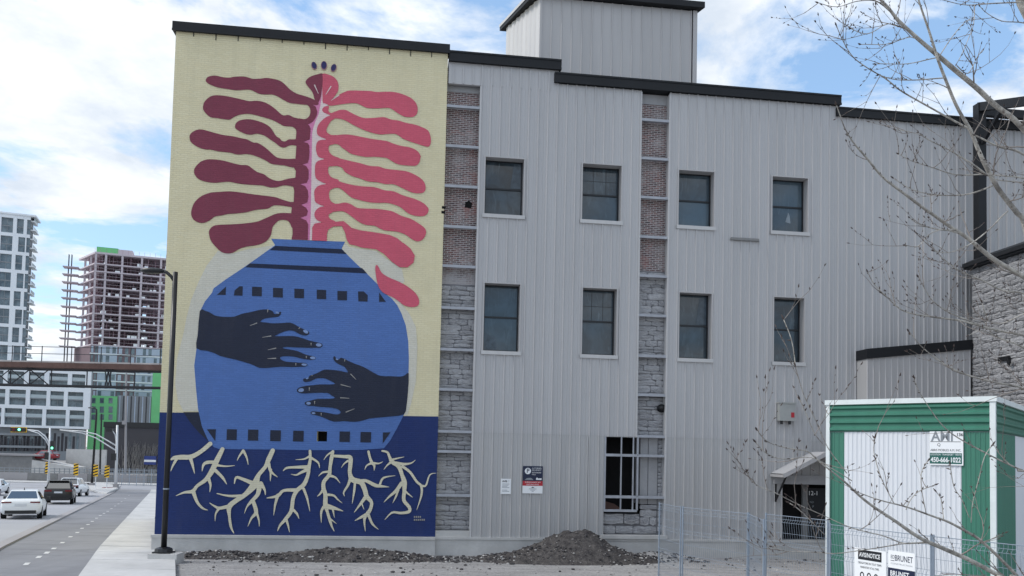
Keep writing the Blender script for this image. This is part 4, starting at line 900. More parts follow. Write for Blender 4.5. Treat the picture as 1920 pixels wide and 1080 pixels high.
# along the side wall: local x runs towards the street; only the upper, visible band is laid stone by stone
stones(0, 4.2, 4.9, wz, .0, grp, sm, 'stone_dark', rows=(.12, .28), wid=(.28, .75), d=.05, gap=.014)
rfm = MB(); RB = -LW+.15; rfm.add([(-.22, RB, wz), (-.22, -WL, wz), (WD, -WL, wz), (WD, RB, wz), (-.22, RB, wz+.22), (-.22, -WL, wz+.22), (.5, -WL, wz+.55), (.5, RB, wz+.55), (WD, -WL, wz+.55), (WD, RB, wz+.55)],
   [(0,4,5,1),(4,7,6,5),(7,9,8,6),(1,5,6,8,2),(0,1,2,3),(0,3,9,7,4)]); rfm.build('roof', 'cap_black', wing)
MB().box(-.27, -.222, -WL, -LW+.15, wz+.06, wz+.20).build('gutter', 'black_metal', wing)
fl = FAC.empty('floodlight', 0); fp = FAC.world(lu1, LW, 0)
# floodlight on the stone wall
dq = ray(1884, 678); tt = ((FAC.world(lu1, 0, 0)-CAMLOC).dot(FAC.T))/dq.dot(FAC.T); pf = CAMLOC+dq*tt
fl.location = pf; tag(fl, 'small black floodlight on a bracket on the rough stone wall', 'floodlight')
MB().box(-.10, .02, -.28, .20, .02, .16).build('housing', 'black_metal', fl); MB().tube([(-.05, -.2, .02), (-.05, -.22, -.12), (-.12, -.36, -.16), (-.14, -.40, 0)], .025, 6).build('bracket', 'black_metal', fl); MB().box(-.20, -.12, -.44, -.34, -.12, .02).build('lamp_head', 'black_metal', fl)
sf = FAC.empty('steel_frame', lu1); tag(sf, 'black steel post and rising beam with brace on the stone wing roof', 'steel frame')
q0 = wz+.4; pz = FAC.uv(1842, 200, LW-.2)[1]
MB().box(.22, .52, -LW-.10, -LW+.20, q0, pz).build('post', 'cap_black', sf)
dq = ray(1922, 190); pe_ = CAMLOC+dq*(((FAC.world(lu1+.37, 0, 0)-CAMLOC).dot(FAC.T))/dq.dot(FAC.T)); we = (pe_-FAC.o).dot(FAC.N)
k_ = (pe_.z-(pz-.1))/(we-LW+.05); MB().bar((.37, -LW+.05, pz-.1), (.37, -(we+2.0), pz-.1+k_*(we+2.0-LW+.05)), .24, .30).build('beam', 'cap_black', sf); MB().bar((.37, -LW-.1, pz-1.5), (.37, -LW-1.1, pz-.1+k_*1.1-.12), .12).build('brace', 'cap_black', sf)
MB().bar((.37, -LW+.1, pz-.25), (5.5, -LW+.1, pz-.25), .2, .3).build('beam', 'cap_black', sf)

# ------------------------------------------------------------------ earth heaps and loose stones in the yard
def heap(name, cx, cy, lx, ly, h, yaw, seed, label, mat='dirt', shape=lambda a, b: 1):
    n = 46; mb = MB(); e = Vector((cx, cy, gz(cy)))
    for j in range(n+1):
        for i in range(n+1):
            a = (i/n-.5)*2; b = (j/n-.5)*2; r = math.hypot(a, b)
            p = max(0, 1-r)
            z = h*(p**1.0)*shape(a, b)*(1-.25*math.exp(-(r/.10)**2))
            if p > 0:
                q = Vector((a*lx*1.4, b*ly*1.4, seed)); z += p**.5*h*(.10*noise.noise(q*2.2)+.07*noise.noise(q*6)+.05*noise.noise(q*14))
            z -= .03*(1-min(1, p*8))
            x, y = a*lx, b*ly; c, s = math.cos(yaw), math.sin(yaw)
            mb.v.append((x*c-y*s, x*s+y*c, max(-.06, z)))
    for j in range(n):
        for i in range(n): k = j*(n+1)+i; mb.f.append((k, k+1, k+2+n, k+1+n))
    o = mb.build(name, mat, None, True, e); tag(o, label, 'earth heap'); return o
pc = FAC.world(13.2, 1.25, 0)
heap('earth_heap', pc.x, pc.y, 3.5, 1.25, 1.08, YAW, 3.1, 'tall dark heap of earth piled against the grey cladding', shape=lambda a, b: .42+.66*math.exp(-((a-.14)/.34)**2)+.16*math.exp(-((a+.25)/.2)**2))
pc2 = FAC.world(13.9, 1.0, 0)
pc3 = FAC.world(6.2, 1.35, 0); heap('earth_heap', pc3.x, pc3.y, 3.4, .8, .42, YAW, 8.4, 'low long heap of dark earth below the mural')
pc4 = FAC.world(2.2, 1.0, 0); heap('earth_heap', pc4.x, pc4.y, 2.3, .6, .22, YAW, 5.2, 'thin trail of dark earth beside the lamp post base')
pc5 = FAC.world(16.3, .9, 0); heap('earth_heap', pc5.x, pc5.y, 1.6, .7, .32, YAW, 6.6, 'pale spill of gravel at the right foot of the tall earth heap', 'ground_gravel')
def pebble_mesh(seed):
    r_ = random.Random(seed); bm = bmesh.new(); bmesh.ops.create_icosphere(bm, subdivisions=1, radius=1)
    for v in bm.verts: v.co *= r_.uniform(.65, 1.15)
    for v in bm.verts: v.co.z *= .65
    me = bpy.data.meshes.new('pebble'); bm.to_mesh(me); bm.free(); return me
PB = [[(tuple(v.co)) for v in pebble_mesh(i).vertices] for i in range(6)]; PF = [tuple(p.vertices) for p in pebble_mesh(0).polygons]
def gravel(name, mat, n, seed, smin, smax, label, mound=False):
    r_ = random.Random(seed); mb = MB()
    for i in range(n):
        if mound and r_.random() < .75:
            k = r_.choice([(13.15, 1.2, 2.6, 1.2), (6.2, 1.35, 3.6, .8), (2.2, 1.0, 2.0, .6), (16.3, .9, 1.6, .7), (9.4, 1.2, 1.8, .7)]); a = r_.uniform(-1, 1)*k[2]; b = r_.uniform(-1, 1)*k[3]
            p = FAC.world(k[0]+a, max(.2, k[1]+b), 0); 
        else: p = FAC.world(r_.uniform(-.4, 26), .25+r_.random()**1.6*9.5, 0)
        z = gz(p.y); s = smin+(smax-smin)*r_.random()**2.2
        hit = None
        dg = None
        v = PB[r_.randrange(6)]; ang = r_.uniform(0, 6.28); c, sn = math.cos(ang), math.sin(ang)
        zz = heapz(p.x, p.y) if mound else 0
        mb.add([(p.x+(q[0]*c-q[1]*sn)*s, p.y+(q[0]*sn+q[1]*c)*s, z+zz+q[2]*s+s*.25) for q in v], PF)
    o = mb.build(name, mat); tag(o, label, 'gravel', kind='stuff'); return o
from mathutils.bvhtree import BVHTree
bpy.context.view_layer.update()
HEAPS = [o for o in bpy.data.objects if o.name.startswith('earth_heap')]
TREES_ = [(BVHTree.FromPolygons([o.matrix_world @ v.co for v in o.data.vertices], [tuple(p.vertices) for p in o.data.polygons])) for o in HEAPS]
def heapz(x, y):
    z = 0
    for t in TREES_:
        h = t.ray_cast(Vector((x, y, 5)), Vector((0, 0, -1)))
        if h[0] is not None: z = max(z, h[0].z-gz(y))
    return z
gravel('loose_gravel', 'pebble', 1500, 1, .012, .05, 'small grey gravel strewn over the yard', True)
gravel('dark_clods', 'pebble_dark', 2200, 2, .015, .075, 'dark clods and stones on the earth heaps', True)
gravel('pale_gravel', 'pebble_light', 1100, 4, .010, .055, 'pale stone chips scattered on yard and heaps', True)
# broken pale lump in front of the tall heap
p = G(988, 1040); lump = empty('concrete_lump', p, R(-12)); tag(lump, 'pale broken concrete drum lying at the foot of the tall earth heap', 'rubble')
mb = MB(); r_ = random.Random(5); N_ = 14
for k, xx in enumerate((-.36, -.3, -.1, .12, .30, .36)):
    for i in range(N_): a = 2*math.pi*i/N_; rr = (.17 if k in (0, 5) else .22)*r_.uniform(.88, 1.1); mb.v.append((xx+r_.uniform(-.02, .02), rr*math.cos(a), .2+rr*math.sin(a)))
for k in range(5):
    for i in range(N_): a = k*N_+i; b = k*N_+(i+1) % N_; mb.f.append((a, b, b+N_, a+N_))
mb.f += [tuple(range(N_))[::-1], tuple(5*N_+i for i in range(N_))]
mb.build('drum', 'concrete', lump, True); MB().add([(-.05, -.24, .2), (.18, -.235, .15), (.2, -.20, .32), (0, -.21, .36)], [(0,1,2,3)]).build('white_patch', 'trim_white', lump)

# ------------------------------------------------------------------ black street lamp in front of the mural
lb = G(306, 1054); lb.z = gz(lb.y); lamp = empty('street_lamp', lb); tag(lamp, 'tall black street lamp with flat head in front of the mural', 'street lamp')
LH = at(329, 510, lb.y).z-lb.z; tx = at(329, 510, lb.y).x-lb.x
MB().box(-.34, .5, -.28, .28, -.2, .27).build('footing', 'concrete', lamp)
mb = MB(); mb.box(-.26, .26, -.2, .2, .27, .31); mb.tube([(0, 0, .31), (0, 0, .40), (0, 0, .44)], [.26, .24, .14], 12); mb.build('base_plate', 'black_metal', lamp)
pole = MB().tube([(0, 0, .3), (tx*.5, 0, LH*.5), (tx, 0, LH)], [.082, .075, .07], 14).build('pole', 'black_metal', lamp, True)
arm = MB().tube([(tx-.02, 0, LH-.28), (tx-.12, -.0, LH-.14), (tx-.26, 0, LH-.02), (tx-.42, 0, LH+.04)], [.05, .05, .05, .05], 8).build('arm', 'black_metal', lamp, True)
mb = MB(); secs = [(-.34, .06, .045), (-.45, .12, .075), (-.7, .17, .095), (-.90, .15, .08), (-1.02, .07, .04)]
for (xx, w2, h2) in secs:
    for k in range(10): a = 2*math.pi*k/10; mb.v.append((tx+xx, w2*math.cos(a), LH+.02+h2*math.sin(a)+.0))
for s in range(4):
    for k in range(10): a = s*10+k; b = s*10+(k+1) % 10; mb.f.append((a, b, b+10, a+10))
mb.f += [tuple(range(10))[::-1], tuple(40+i for i in range(10))]; mb.build('lamp_head', 'black_metal', lamp, True)
zt_ = .3+(LH-.3)*(1036-919)/526.; MB().tube([(tx*zt_/LH, 0, zt_-.02), (tx*zt_/LH, 0, zt_+.02)], .09, 14).build('metal_strap', 'galvanised', lamp)

# ------------------------------------------------------------------ site trailer
PC = at(1862, 750, 15.0); ZT = PC.z
d = ray(1553, 757); PL = CAMLOC + d*((ZT-EYE)/d.z); ev = PL-PC; EW = ev.length; tyaw = math.atan2(ev.y, ev.x)
trl = empty('site_trailer', (PC.x, PC.y, 0.0), tyaw)          # local +x along the end wall to the left, local -y back along the long side
tag(trl, 'green and white ribbed site trailer with company board behind the bare branches', 'trailer')
TB = 1.0; TL = 9.0; BH = .60; GC = (0.0, .0)
def rib_wall(x0, x1, y, z0, z1, axis, sgn, pitch=.085, dpt=.009):
    mb = MB(); n = max(1, int(round((x1-x0)/pitch))); p = (x1-x0)/n
    def P(a, o, z): return (a, y+sgn*o, z) if axis == 'x' else (y+sgn*o, a, z)
    for i in range(n):
        a = x0+i*p
        for (d0, o0, d1, o1) in ((0, 0, .15, 1), (.15, 1, .4, 1), (.4, 1, .55, 0), (.55, 0, 1, 0)):
            mb.quad(P(a+d0*p, o0*dpt, z0), P(a+d1*p, o1*dpt, z0), P(a+d1*p, o1*dpt, z1), P(a+d0*p, o0*dpt, z1))
    return mb
xg1 = .0; gl = EW*(1-(1587-1553)/(1862-1553.)); gr = EW*.33
gr = EW*(1-(1811-1553)/(1862-1553.))*1.06
rib_wall(gr, gl, 0, TB, ZT-BH, 'x', 1).build('siding', 'trailer_white', trl)
rib_wall(.04, gr-.002, 0, TB, ZT-BH, 'x', 1).build('corner_panel', 'trailer_green', trl); rib_wall(gl+.002, EW-.04, 0, TB, ZT-BH, 'x', 1).build('corner_panel', 'trailer_green', trl)
def hrib(a0, a1, y, axis, sgn):
    mb = MB(); n = 4; p = BH/n
    def P(a, o, z): return (a, y+sgn*o, z) if axis == 'x' else (y+sgn*o, a, z)
    for i in range(n):
        z = ZT-BH+i*p+.01
        for (d0, o0, d1, o1) in ((0, 0, .2, 1), (.2, 1, .45, 1), (.45, 1, .65, 0), (.65, 0, 1, 0)):
            mb.quad(P(a0, .01+o0*.04, z+d0*p), P(a1, .01+o0*.04, z+d0*p), P(a1, .01+o1*.04, z+d1*p), P(a0, .01+o1*.04, z+d1*p))
    return mb
hrib(.04, EW-.04, 0, 'x', 1).build('ribbed_fascia', 'trailer_green', trl)
hrib(-TL, -.04, 0, 'y', -1).build('ribbed_fascia', 'trailer_green', trl)
gp_ = -2.4; rib_wall(gp_, -.04, 0, TB, ZT-BH, 'y', -1).build('corner_panel', 'trailer_green', trl); rib_wall(-TL, gp_-.002, 0, TB, ZT-BH, 'y', -1).build('siding', 'trailer_white', trl)
MB().add([(EW-.01, .0, TB), (EW-.01, -TL, TB), (EW-.01, -TL, ZT), (EW-.01, 0, ZT)], [(0,1,2,3)]).build('siding', 'trailer_white', trl)
MB().box(.01, EW-.01, -TL, -TL+.01, TB, ZT).build('siding', 'trailer_white', trl)
MB().box(.015, EW-.015, -TL+.02, -.015, TB-.02, ZT-.01).build('body', 'trailer_white', trl)
for b in ((-.045, .05, -.05, .05), (EW-.045, EW+.03, -.05, .05)): MB().box(b[0], b[1], b[2], b[3], TB, ZT).build('corner_trim', 'trim_white', trl)
MB().box(-.07, EW+.05, .0, .07, ZT-.03, ZT+.07).build('roof_trim', 'trim_white', trl); MB().box(-.07, .0, -TL, -.001, ZT-.03, ZT+.068).build('roof_trim', 'trim_white', trl)
MB().box(-.02, EW, -TL, .0, ZT+.0, ZT+.05).build('roof', 'flashing', trl)
MB().box(.1, EW-.1, -TL+.2, -.1, TB-.28, TB-.02).build('chassis', 'black_metal', trl)
for yy in (-2.2, -6.5):
    for xx in (.5, EW-.8): MB().box(xx, xx+.4, yy, yy+.4, -.05, TB-.28).build('support_block', 'concrete_dark', trl)
def trl_local(x, y):   # pixel -> (x,z) on the trailer's end wall
    dd = ray(x, y); nrm = Vector((-math.sin(tyaw), math.cos(tyaw), 0)); t = ((PC-CAMLOC).dot(nrm))/dd.dot(nrm); p = CAMLOC+dd*t
    return (p-PC).dot(Vector((math.cos(tyaw), math.sin(tyaw), 0))), p.z
sx1, sz1 = trl_local(1744, 809); sx0, sz0 = trl_local(1807, 873); SW, SH = sx1-sx0, sz1-sz0; sy = .026
sb = bpy.data.objects.new('company_board', None); COL.objects.link(sb); sb.parent = trl; sb.location = (sx1, sy, sz0); sb.rotation_euler = (0, 0, math.pi)
# board local: x to the viewer's right, -y out, z up
MB().box(0, SW, -.008, 0, 0, SH).build('board', 'sign_white', sb); MB().box(0, SW*.96, -.0105, -.0085, SH*.04, SH*.36).build('green_field', 'sign_green', sb)
t_ = text('lettering', 'AMI', SH*.40, 'sign_grey', sb, (SW*.05, -.010, SH*.84), fit=SW*.66, bold=.006)
MB().box(SW*.02, SW*.93, -.0095, -.0085, SH*.685, SH*.70).build('rule', 'sign_black', sb)
text('lettering', '136', SH*.13, 'sign_black', sb, (SW*.80, -.010, SH*.90), fit=SW*.17, bold=.002); text('lettering', 'Q', SH*.12, 'sign_black', sb, (SW*.22, -.010, SH*.60))
text('lettering', 'ABRIS MOBILES A.M. INC.', SH*.095, 'sign_black', sb, (SW*.02, -.010, SH*.44), fit=SW*.92); text('lettering', 'LOCATION · TRANSPORT · VENTE', SH*.075, 'sign_white', sb, (SW*.02, -.0125, SH*.31), fit=SW*.92)
text('lettering', '450-666-1022', SH*.2, 'sign_white', sb, (SW*.03, -.0125, SH*.15), fit=SW*.90, bold=.003)

# ------------------------------------------------------------------ temporary fence panels
def fence(p0, p1, label, h=2.28, bend=True, name='fence_panel', lean=0.0, vstep=.06):
    p0 = Vector(p0); p1 = Vector(p1); dv = (p1-p0); L = dv.xy.length; yaw = math.atan2(dv.y, dv.x)
    e = empty(name, (p0.x, p0.y, gz(p0.y)), yaw); tag(e, label, 'fence', 'temporary fence panels in the yard')
    e.rotation_euler = (lean, 0, yaw)
    for x in (0, L): MB().tube([(x, 0, .02), (x, 0, h)], .02, 8).build('post', 'galv_wire', e)
    for z in (h-.03, .12): MB().tube([(0, 0, z), (L, 0, z)], .007, 6).build('rail', 'galv_wire', e)
    m = MB(); n = int(L/vstep); zs = [.12, .55, .62, 1.1, 1.17, 1.65, 1.72, h-.16, h-.1, h-.03]
    for i in range(1, n):
        x = L*i/n; prev = None
        for k, z in enumerate(zs):
            y = -.05 if bend and k in (1, 3, 5, 7) else 0
            if prev: m.bar((x, prev[0], prev[1]), (x, y, z), .0034)
            prev = (y, z)
    for k, z in enumerate(zs):
        y = -.05 if bend and k in (1, 3, 5, 7) else 0; m.bar((0, y, z), (L, y, z), .006)
    for z in (.33, .85, 1.4, 1.9): m.bar((0, .0, z), (L, 0, z), .006)
    o = m.build('wire_mesh', 'galv_wire', e); o['kind'] = 'stuff'
    for x in (0, L): MB().box(x-.09, x+.09, -.32, .32, .0, .12).build('foot', 'concrete_dark', e)
    return e
def fp(x, Y, z=0): q = at(x, 1000, Y); return (q.x, q.y, 0)
fence(fp(1236, 20.0), fp(1276, 18.7), 'leftmost narrow oblique wire fence panel beside the stone strip')
fence(fp(1280, 18.65), fp(1404, 17.0), 'wide wire fence panel in front of the grey cladding')
fence(fp(1402, 17.0), fp(1432, 15.2), 'steep edge-on wire fence panel left of the entrance')
fence(fp(1436, 17.0), fp(1552, 15.6), 'wire fence panel in front of the dark entrance')
nf = fence(fp(1556, 14.6), fp(1746, 12.7), 'near wire fence panel carrying the two safety boards', name='fence_panel')
fence(fp(1750, 12.68), fp(1960, 11.3), 'rightmost near wire fence panel below the thick branch')
def fence_board(name, x0, x1, ytop, hgt, label):
    a = Vector(fp(1556, 14.6)); b = Vector(fp(1746, 12.7)); dv = (b-a).normalized(); nrm = Vector((dv.y, -dv.x, 0)); o = a+nrm*.06
    def hit(x, y):
        dd = ray(x, y); t = ((o-CAMLOC).dot(nrm))/dd.dot(nrm); return CAMLOC+dd*t
    q0 = hit(x0, ytop); q1 = hit(x1, ytop); W = (q1-q0).length
    e = empty(name, (q0.x, q0.y, q0.z-hgt), math.atan2(dv.y, dv.x)); tag(e, label, 'sign'); return e, W, hgt
e, W, Hh = fence_board('safety_notice', 1603, 1662, 1026, .95, 'white safety notice board with black header on the near fence')
MB().box(0, W, -.01, 0, 0, Hh).build('board', 'sign_white', e); MB().box(W*.12, W*.86, -.0125, -.0105, Hh*.80, Hh*.975).build('header', 'sign_black', e)
text('lettering', 'AVIS/NOTICE', .105, 'sign_white', e, (W*.49, -.0145, Hh*.885), align='CENTER', fit=W*.66, bold=.002)
text('lettering', 'OBLIGATOIRE EN TOUT TEMPS', .052, 'sign_black', e, (W*.49, -.0125, Hh*.74), align='CENTER', fit=W*.74); text('lettering', 'MANDATORY AT ALL TIMES', .052, 'sign_black', e, (W*.49, -.0125, Hh*.665), align='CENTER', fit=W*.58)
for i in range(3):
    mb = MB(); c = W*(.25+.22*i); n = 16
    for k in range(n): a = math.pi*2*k/n; mb.v += [(c+.045*math.cos(a), -.0125, Hh*.52+.06*math.sin(a)), (c+.026*math.cos(a), -.0125, Hh*.52+.038*math.sin(a))]
    for k in range(n): a = 2*k; b = 2*((k+1) % n); mb.f.append((a, b, b+1, a+1))
    mb.build('safety_pictogram', 'sign_black', e)
e, W, Hh = fence_board('contractor_board', 1666, 1716, 1031, .9, 'white and navy contractor board beside the safety notice on the near fence')
MB().box(0, W, -.01, 0, 0, Hh).build('board', 'sign_white', e); MB().box(0, W, -.0125, -.0105, 0, Hh*.685).build('navy_field', 'sign_navy', e)
text('lettering', 'ED', .085, 'sign_navy', e, (W*.10, -.012, Hh*.885), fit=W*.14); MB().box(W*.1, W*.24, -.012, -.0105, Hh*.815, Hh*.825).build('rule', 'sign_navy', e)
text('lettering', 'BRUNET', .135, 'sign_navy', e, (W*.255, -.012, Hh*.87), fit=W*.66, bold=.001); text('lettering', 'CONSTRUCTION', .035, 'sign_grey', e, (W*.1, -.012, Hh*.765), fit=W*.8); text('lettering', 'BRUNET', .12, 'sign_white', e, (W*.08, -.014, Hh*.585), fit=W*.7, bold=.002)

# ------------------------------------------------------------------ vehicles
def car(name, p, yaw, paint, label, kind='sedan', front=False):
    """local +y is the car's nose"""
    e = empty(name, p, yaw); tag(e, label, 'car')
    e.rotation_euler = (math.atan(-.03) if p.y > 26 else 0, 0, yaw); 
    L, Wd, Ht = (4.6, 1.80, 1.45) if kind == 'sedan' else (4.55, 1.88, 1.72); hw = Wd/2; y0 = -L/2
    zb = .24 if kind == 'sedan' else .30; belt = .94 if kind == 'sedan' else 1.08
    S = ([(0, .42, .80, .86), (.05, .32, .93, .95), (.25, zb, .98, .99), (.8, zb, .98, 1), (1.7, zb, belt, 1), (3.0, zb, belt-.02, 1), (3.9, zb, .84, .98), (4.35, .26, .74, .92), (4.6, .36, .60, .80)] if kind == 'sedan' else
         [(0, .45, .95, .90), (.06, .36, 1.06, .96), (.3, zb, 1.08, .99), (.9, zb, belt, 1), (1.8, zb, belt, 1), (3.0, zb, belt, 1), (3.7, zb, 1.0, .99), (4.3, .32, .88, .93), (4.55, .42, .70, .82)])
    mb = MB(); ring = 12
    for (t, z0, z1, k) in S:
        w = hw*k; zz = (z0+z1)/2
        pts = [(-w*.86, z0), (-w*.97, z0+.12), (-w, zz), (-w*.985, z1-.12), (-w*.93, z1-.02), (-w*.75, z1+.01), (w*.75, z1+.01), (w*.93, z1-.02), (w*.985, z1-.12), (w, zz), (w*.97, z0+.12), (w*.86, z0)]
        mb.v += [(x, y0+t, z) for x, z in pts]
    for s in range(len(S)-1):
        for k in range(ring): a = s*ring+k; b = s*ring+(k+1) % ring; mb.f.append((b, a, a+ring, b+ring))
    mb.f += [tuple(range(ring)), tuple((len(S)-1)*ring+k for k in range(ring))[::-1]]
    body = mb.build('body', paint, e, True)
    # cabin
    Cb = ([(.55, .97, .82), (1.28, Ht-.04, .63), (1.75, Ht, .64), (2.45, Ht-.03, .64), (3.35, .93, .80)] if kind == 'sedan' else
          [(.12, 1.06, .86), (.50, Ht-.08, .70), (1.0, Ht, .71), (2.3, Ht-.04, .70), (3.25, 1.07, .84)])
    mb = MB()
    for (t, z, wf) in Cb:
        w = wf*.98*hw*1.02; mb.v += [(-w, y0+t, z), (w, y0+t, z)]
    bl = [(Cb[0][0], belt-.03), (Cb[-1][0], belt-.06)]
    for i in range(len(Cb)-1): a = 2*i; mb.f.append((a, a+1, a+3, a+2))
    n = len(mb.v)
    for (t, z, wf) in Cb: mb.v += [(-hw*.93, y0+t, belt-.04), (hw*.93, y0+t, belt-.04)]
    for i in range(len(Cb)-1):
        a = 2*i; mb.f += [(a, a+2, n+a+2, n+a), (a+3, a+1, n+a+1, n+a+3)]
    mb.build('cabin', paint, e)
    def pan(q, nm='window', m='car_glass', par=e): MB().add(q, [(0,1,2,3)]).build(nm, m, par)
    def lerp(i, t, sx, off):
        (ta, za, wa), (tb, zb_, wb) = Cb[i], Cb[i+1]; return (sx*(wa+(wb-wa)*t)*hw*.93, y0+ta+(tb-ta)*t, za+(zb_-za)*t+off)
    pan([lerp(0, .10, -1, .012), lerp(0, .10, 1, .012), lerp(0, .90, 1, .012), lerp(0, .90, -1, .012)], 'rear_window')
    k = len(Cb)-2; pan([lerp(k, .92, -1, .012), lerp(k, .92, 1, .012), lerp(k, .08, 1, .012), lerp(k, .08, -1, .012)], 'windscreen')
    for s in (-1, 1):
        def sp(t, f):   # point on the cabin side: t along length, f 0 belt..1 roof edge
            for i in range(len(Cb)-1):
                if Cb[i][0] <= t <= Cb[i+1][0]:
                    q = (t-Cb[i][0])/(Cb[i+1][0]-Cb[i][0]); zt_ = Cb[i][1]+(Cb[i+1][1]-Cb[i][1])*q; wt = (Cb[i][2]+(Cb[i+1][2]-Cb[i][2])*q)*hw
            x = hw*.93+(wt-hw*.93)*f; return (s*(x+.012), y0+t, belt-.04+(zt_-belt+.04)*f)
        mid = (Cb[1][0]+Cb[3][0])/2
        pan([sp(Cb[1][0]-.25, .16), sp(mid-.04, .16), sp(mid-.04, .86), sp(Cb[1][0]+.02, .86)], 'side_window'); pan([sp(mid+.04, .16), sp(Cb[3][0]+.45, .16), sp(Cb[3][0]+.05, .84), sp(mid+.04, .86)], 'side_window')
        m = MB(); m.box(s*(hw-.02) if s > 0 else s*(hw+.17), s*(hw+.17) if s > 0 else s*(hw-.02), y0+3.0, y0+3.12, belt, belt+.13); m.build('mirror', 'black_metal' if paint != 'car_white' else 'car_black', e)
        for t in (.85, L-.95):
            w_ = bpy.data.objects.new('wheel', None); COL.objects.link(w_); w_.parent = e; w_.location = (s*(hw-.11), y0+t, .33)
            MB().tube([(-.11, 0, 0), (.11, 0, 0)], .33, 18).build('tyre', 'tyre', w_); MB().tube([(s*.10, 0, 0), (s*.118, 0, 0)], .21, 14).build('rim', 'rim', w_)
        zl = .82 if kind == 'sedan' else .92
        MB().box(s*(hw*.93) if s < 0 else hw*.45, -hw*.45 if s < 0 else hw*.93, y0-.012, y0+.12, zl-.01, zl+(.055 if kind == 'sedan' else .12)).build('tail_light', 'tail_red', e)
        MB().box(s*(hw*.78) if s < 0 else hw*.42, -hw*.42 if s < 0 else hw*.78, y0+L-.16, y0+L-.02, .60, .72).build('headlight', 'head_lamp', e)
    MB().box(-.26, .26, y0-.03, y0, .66 if kind == 'sedan' else .80, .78 if kind == 'sedan' else .92).build('number_plate', 'plate', e)
    MB().box(-hw*.75, hw*.75, y0-.01, y0+.25, .28, .44).build('bumper_insert', 'black_metal', e)
    MB().box(-hw*.6, hw*.6, y0+L-.1, y0+L-.0, .34, .50).build('grille', 'black_metal', e)
    if kind == 'sedan': MB().tube([(0, y0+1.5, Ht), (0, y0+1.42, Ht+.10)], [.03, .01], 6).build('aerial_fin', 'black_metal', e)
    else: MB().box(-hw*.66, hw*.66, y0+.34, y0+.62, Ht-.06, Ht-.02).build('roof_spoiler', paint, e)
    return e
RY = math.atan(.43)
def gnd(x, y): p = G(x, y); p.z = gz(p.y)+.006; return p
q = gnd(33, 974); q += Vector((-.43, 1, -.03))*2.0; car('parked_car', q, RY+R(3), 'car_white', 'white sedan seen from behind, nearest car on the street')
q = gnd(106, 946); q += Vector((-.43, 1, -.03))*2.0; car('parked_car', q, RY+R(2), 'car_black', 'black sport utility vehicle seen from behind, ahead of the white sedan', 'suv')
q = gnd(134, 931); q += Vector((-.43, 1, -.03))*1.8; car('parked_car', q, RY-R(8), 'car_white', 'white hatchback partly hidden ahead of the black vehicle', 'suv')
q = gnd(-8, 929); car('parked_car', q+Vector((-.6, 0.5, 0)), math.pi+RY-R(4), 'car_white', 'white car cut by the left photo edge, facing the camera', 'sedan')

# ------------------------------------------------------------------ background across the junction
def FR(xpx, Y, yaw, z=None):
    p = at(xpx, 800, Y); return Frame((p.x, p.y, gz(200)), yaw)
# --- white residential block: tower and podium share a facade line
WB = FR(166, 262, R(21))
podium = WB.empty('white_apartment_podium'); tag(podium, 'low white apartment block with deep square balcony openings', 'building')
def fill_grid(fr, parent, left, right_px, rows, bands, depth, wmat='far_glass', rail=True):
    """rows: list of (ytop,ybottom,[(x0,x1)...]) window openings in photo pixels; builds the frame around them and a glazed window in each"""
    for (yt, yb, cells) in rows:
        zt = fr.uv((cells[0][0]+cells[-1][1])/2, yt)[1]; zb_ = fr.uv((cells[0][0]+cells[-1][1])/2, yb)[1]
        for (x0, x1) in cells:
            u0 = fr.uv(x0, (yt+yb)/2)[0]; u1 = fr.uv(x1, (yt+yb)/2)[0]
            w = bpy.data.objects.new('window', None); COL.objects.link(w); w.parent = parent
            MB().box(u0, u1, depth-.05, depth, zb_, zt).build('pane', wmat, w)
            n = max(1, int((u1-u0)/1.6)); mb = MB()
            for i in range(1, n): uu = u0+(u1-u0)*i/n; mb.box(uu-.06, uu+.06, depth-.12, depth-.051, zb_, zt)
            zm = zb_+(zt-zb_)*.47; mb.box(u0, u1, .35 if rail else depth-.14, depth-.06, zm-.16, zm+.16); mb.build('frame', 'far_grey', w)
            if rail: MB().box(u0+.05, u1-.05, .25, .30, zm+.16, zm+1.25).build('balcony_rail', 'far_rail', w)
        yield zt, zb_, [(fr.uv(a, (yt+yb)/2)[0], fr.uv(b, (yt+yb)/2)[0]) for a, b in cells]
def frame_building(fr, parent, uL, uR, ztop, zbot, spans, depth, back, mat='far_white'):
    z = ztop
    for zt, zb_, cells in spans:
        MB().box(uL, uR, 0, depth+.2, zt, z).build('floor_band', mat, parent)
        x = uL
        for a, b in cells:
            if a > x+.02: MB().box(x, a, 0, depth+.2, zb_, zt).build('pier', mat, parent)
            x = b
        if uR > x+.02: MB().box(x, uR, 0, depth+.2, zb_, zt).build('pier', mat, parent)
        z = zb_
    MB().box(uL, uR, 0, depth+.2, zbot, z).build('floor_band', mat, parent)
    MB().box(uL, uR, depth+.21, depth+back, zbot, ztop-.05).build('core', 'far_grey', parent)
prow = [(697, 723, [(-58,-34),(-26,6),(14,45),(54,83),(92,127),(135,160)]), (731, 759.5, [(-64,-30),(-22,9.5),(17,48),(56,87),(94,119.5),(127,156)]), (766, 797, [(-70,-34),(-26,2),(8,41),(48,79),(86,123),(130,158)])]
sp = list(fill_grid(WB, podium, 0, 0, prow, None, 1.6)); uL = WB.uv(-75, 750)[0]
frame_building(WB, podium, uL, 0.0, WB.uv(100, 690)[1], WB.uv(100, 803)[1], sp, 1.6, 4)
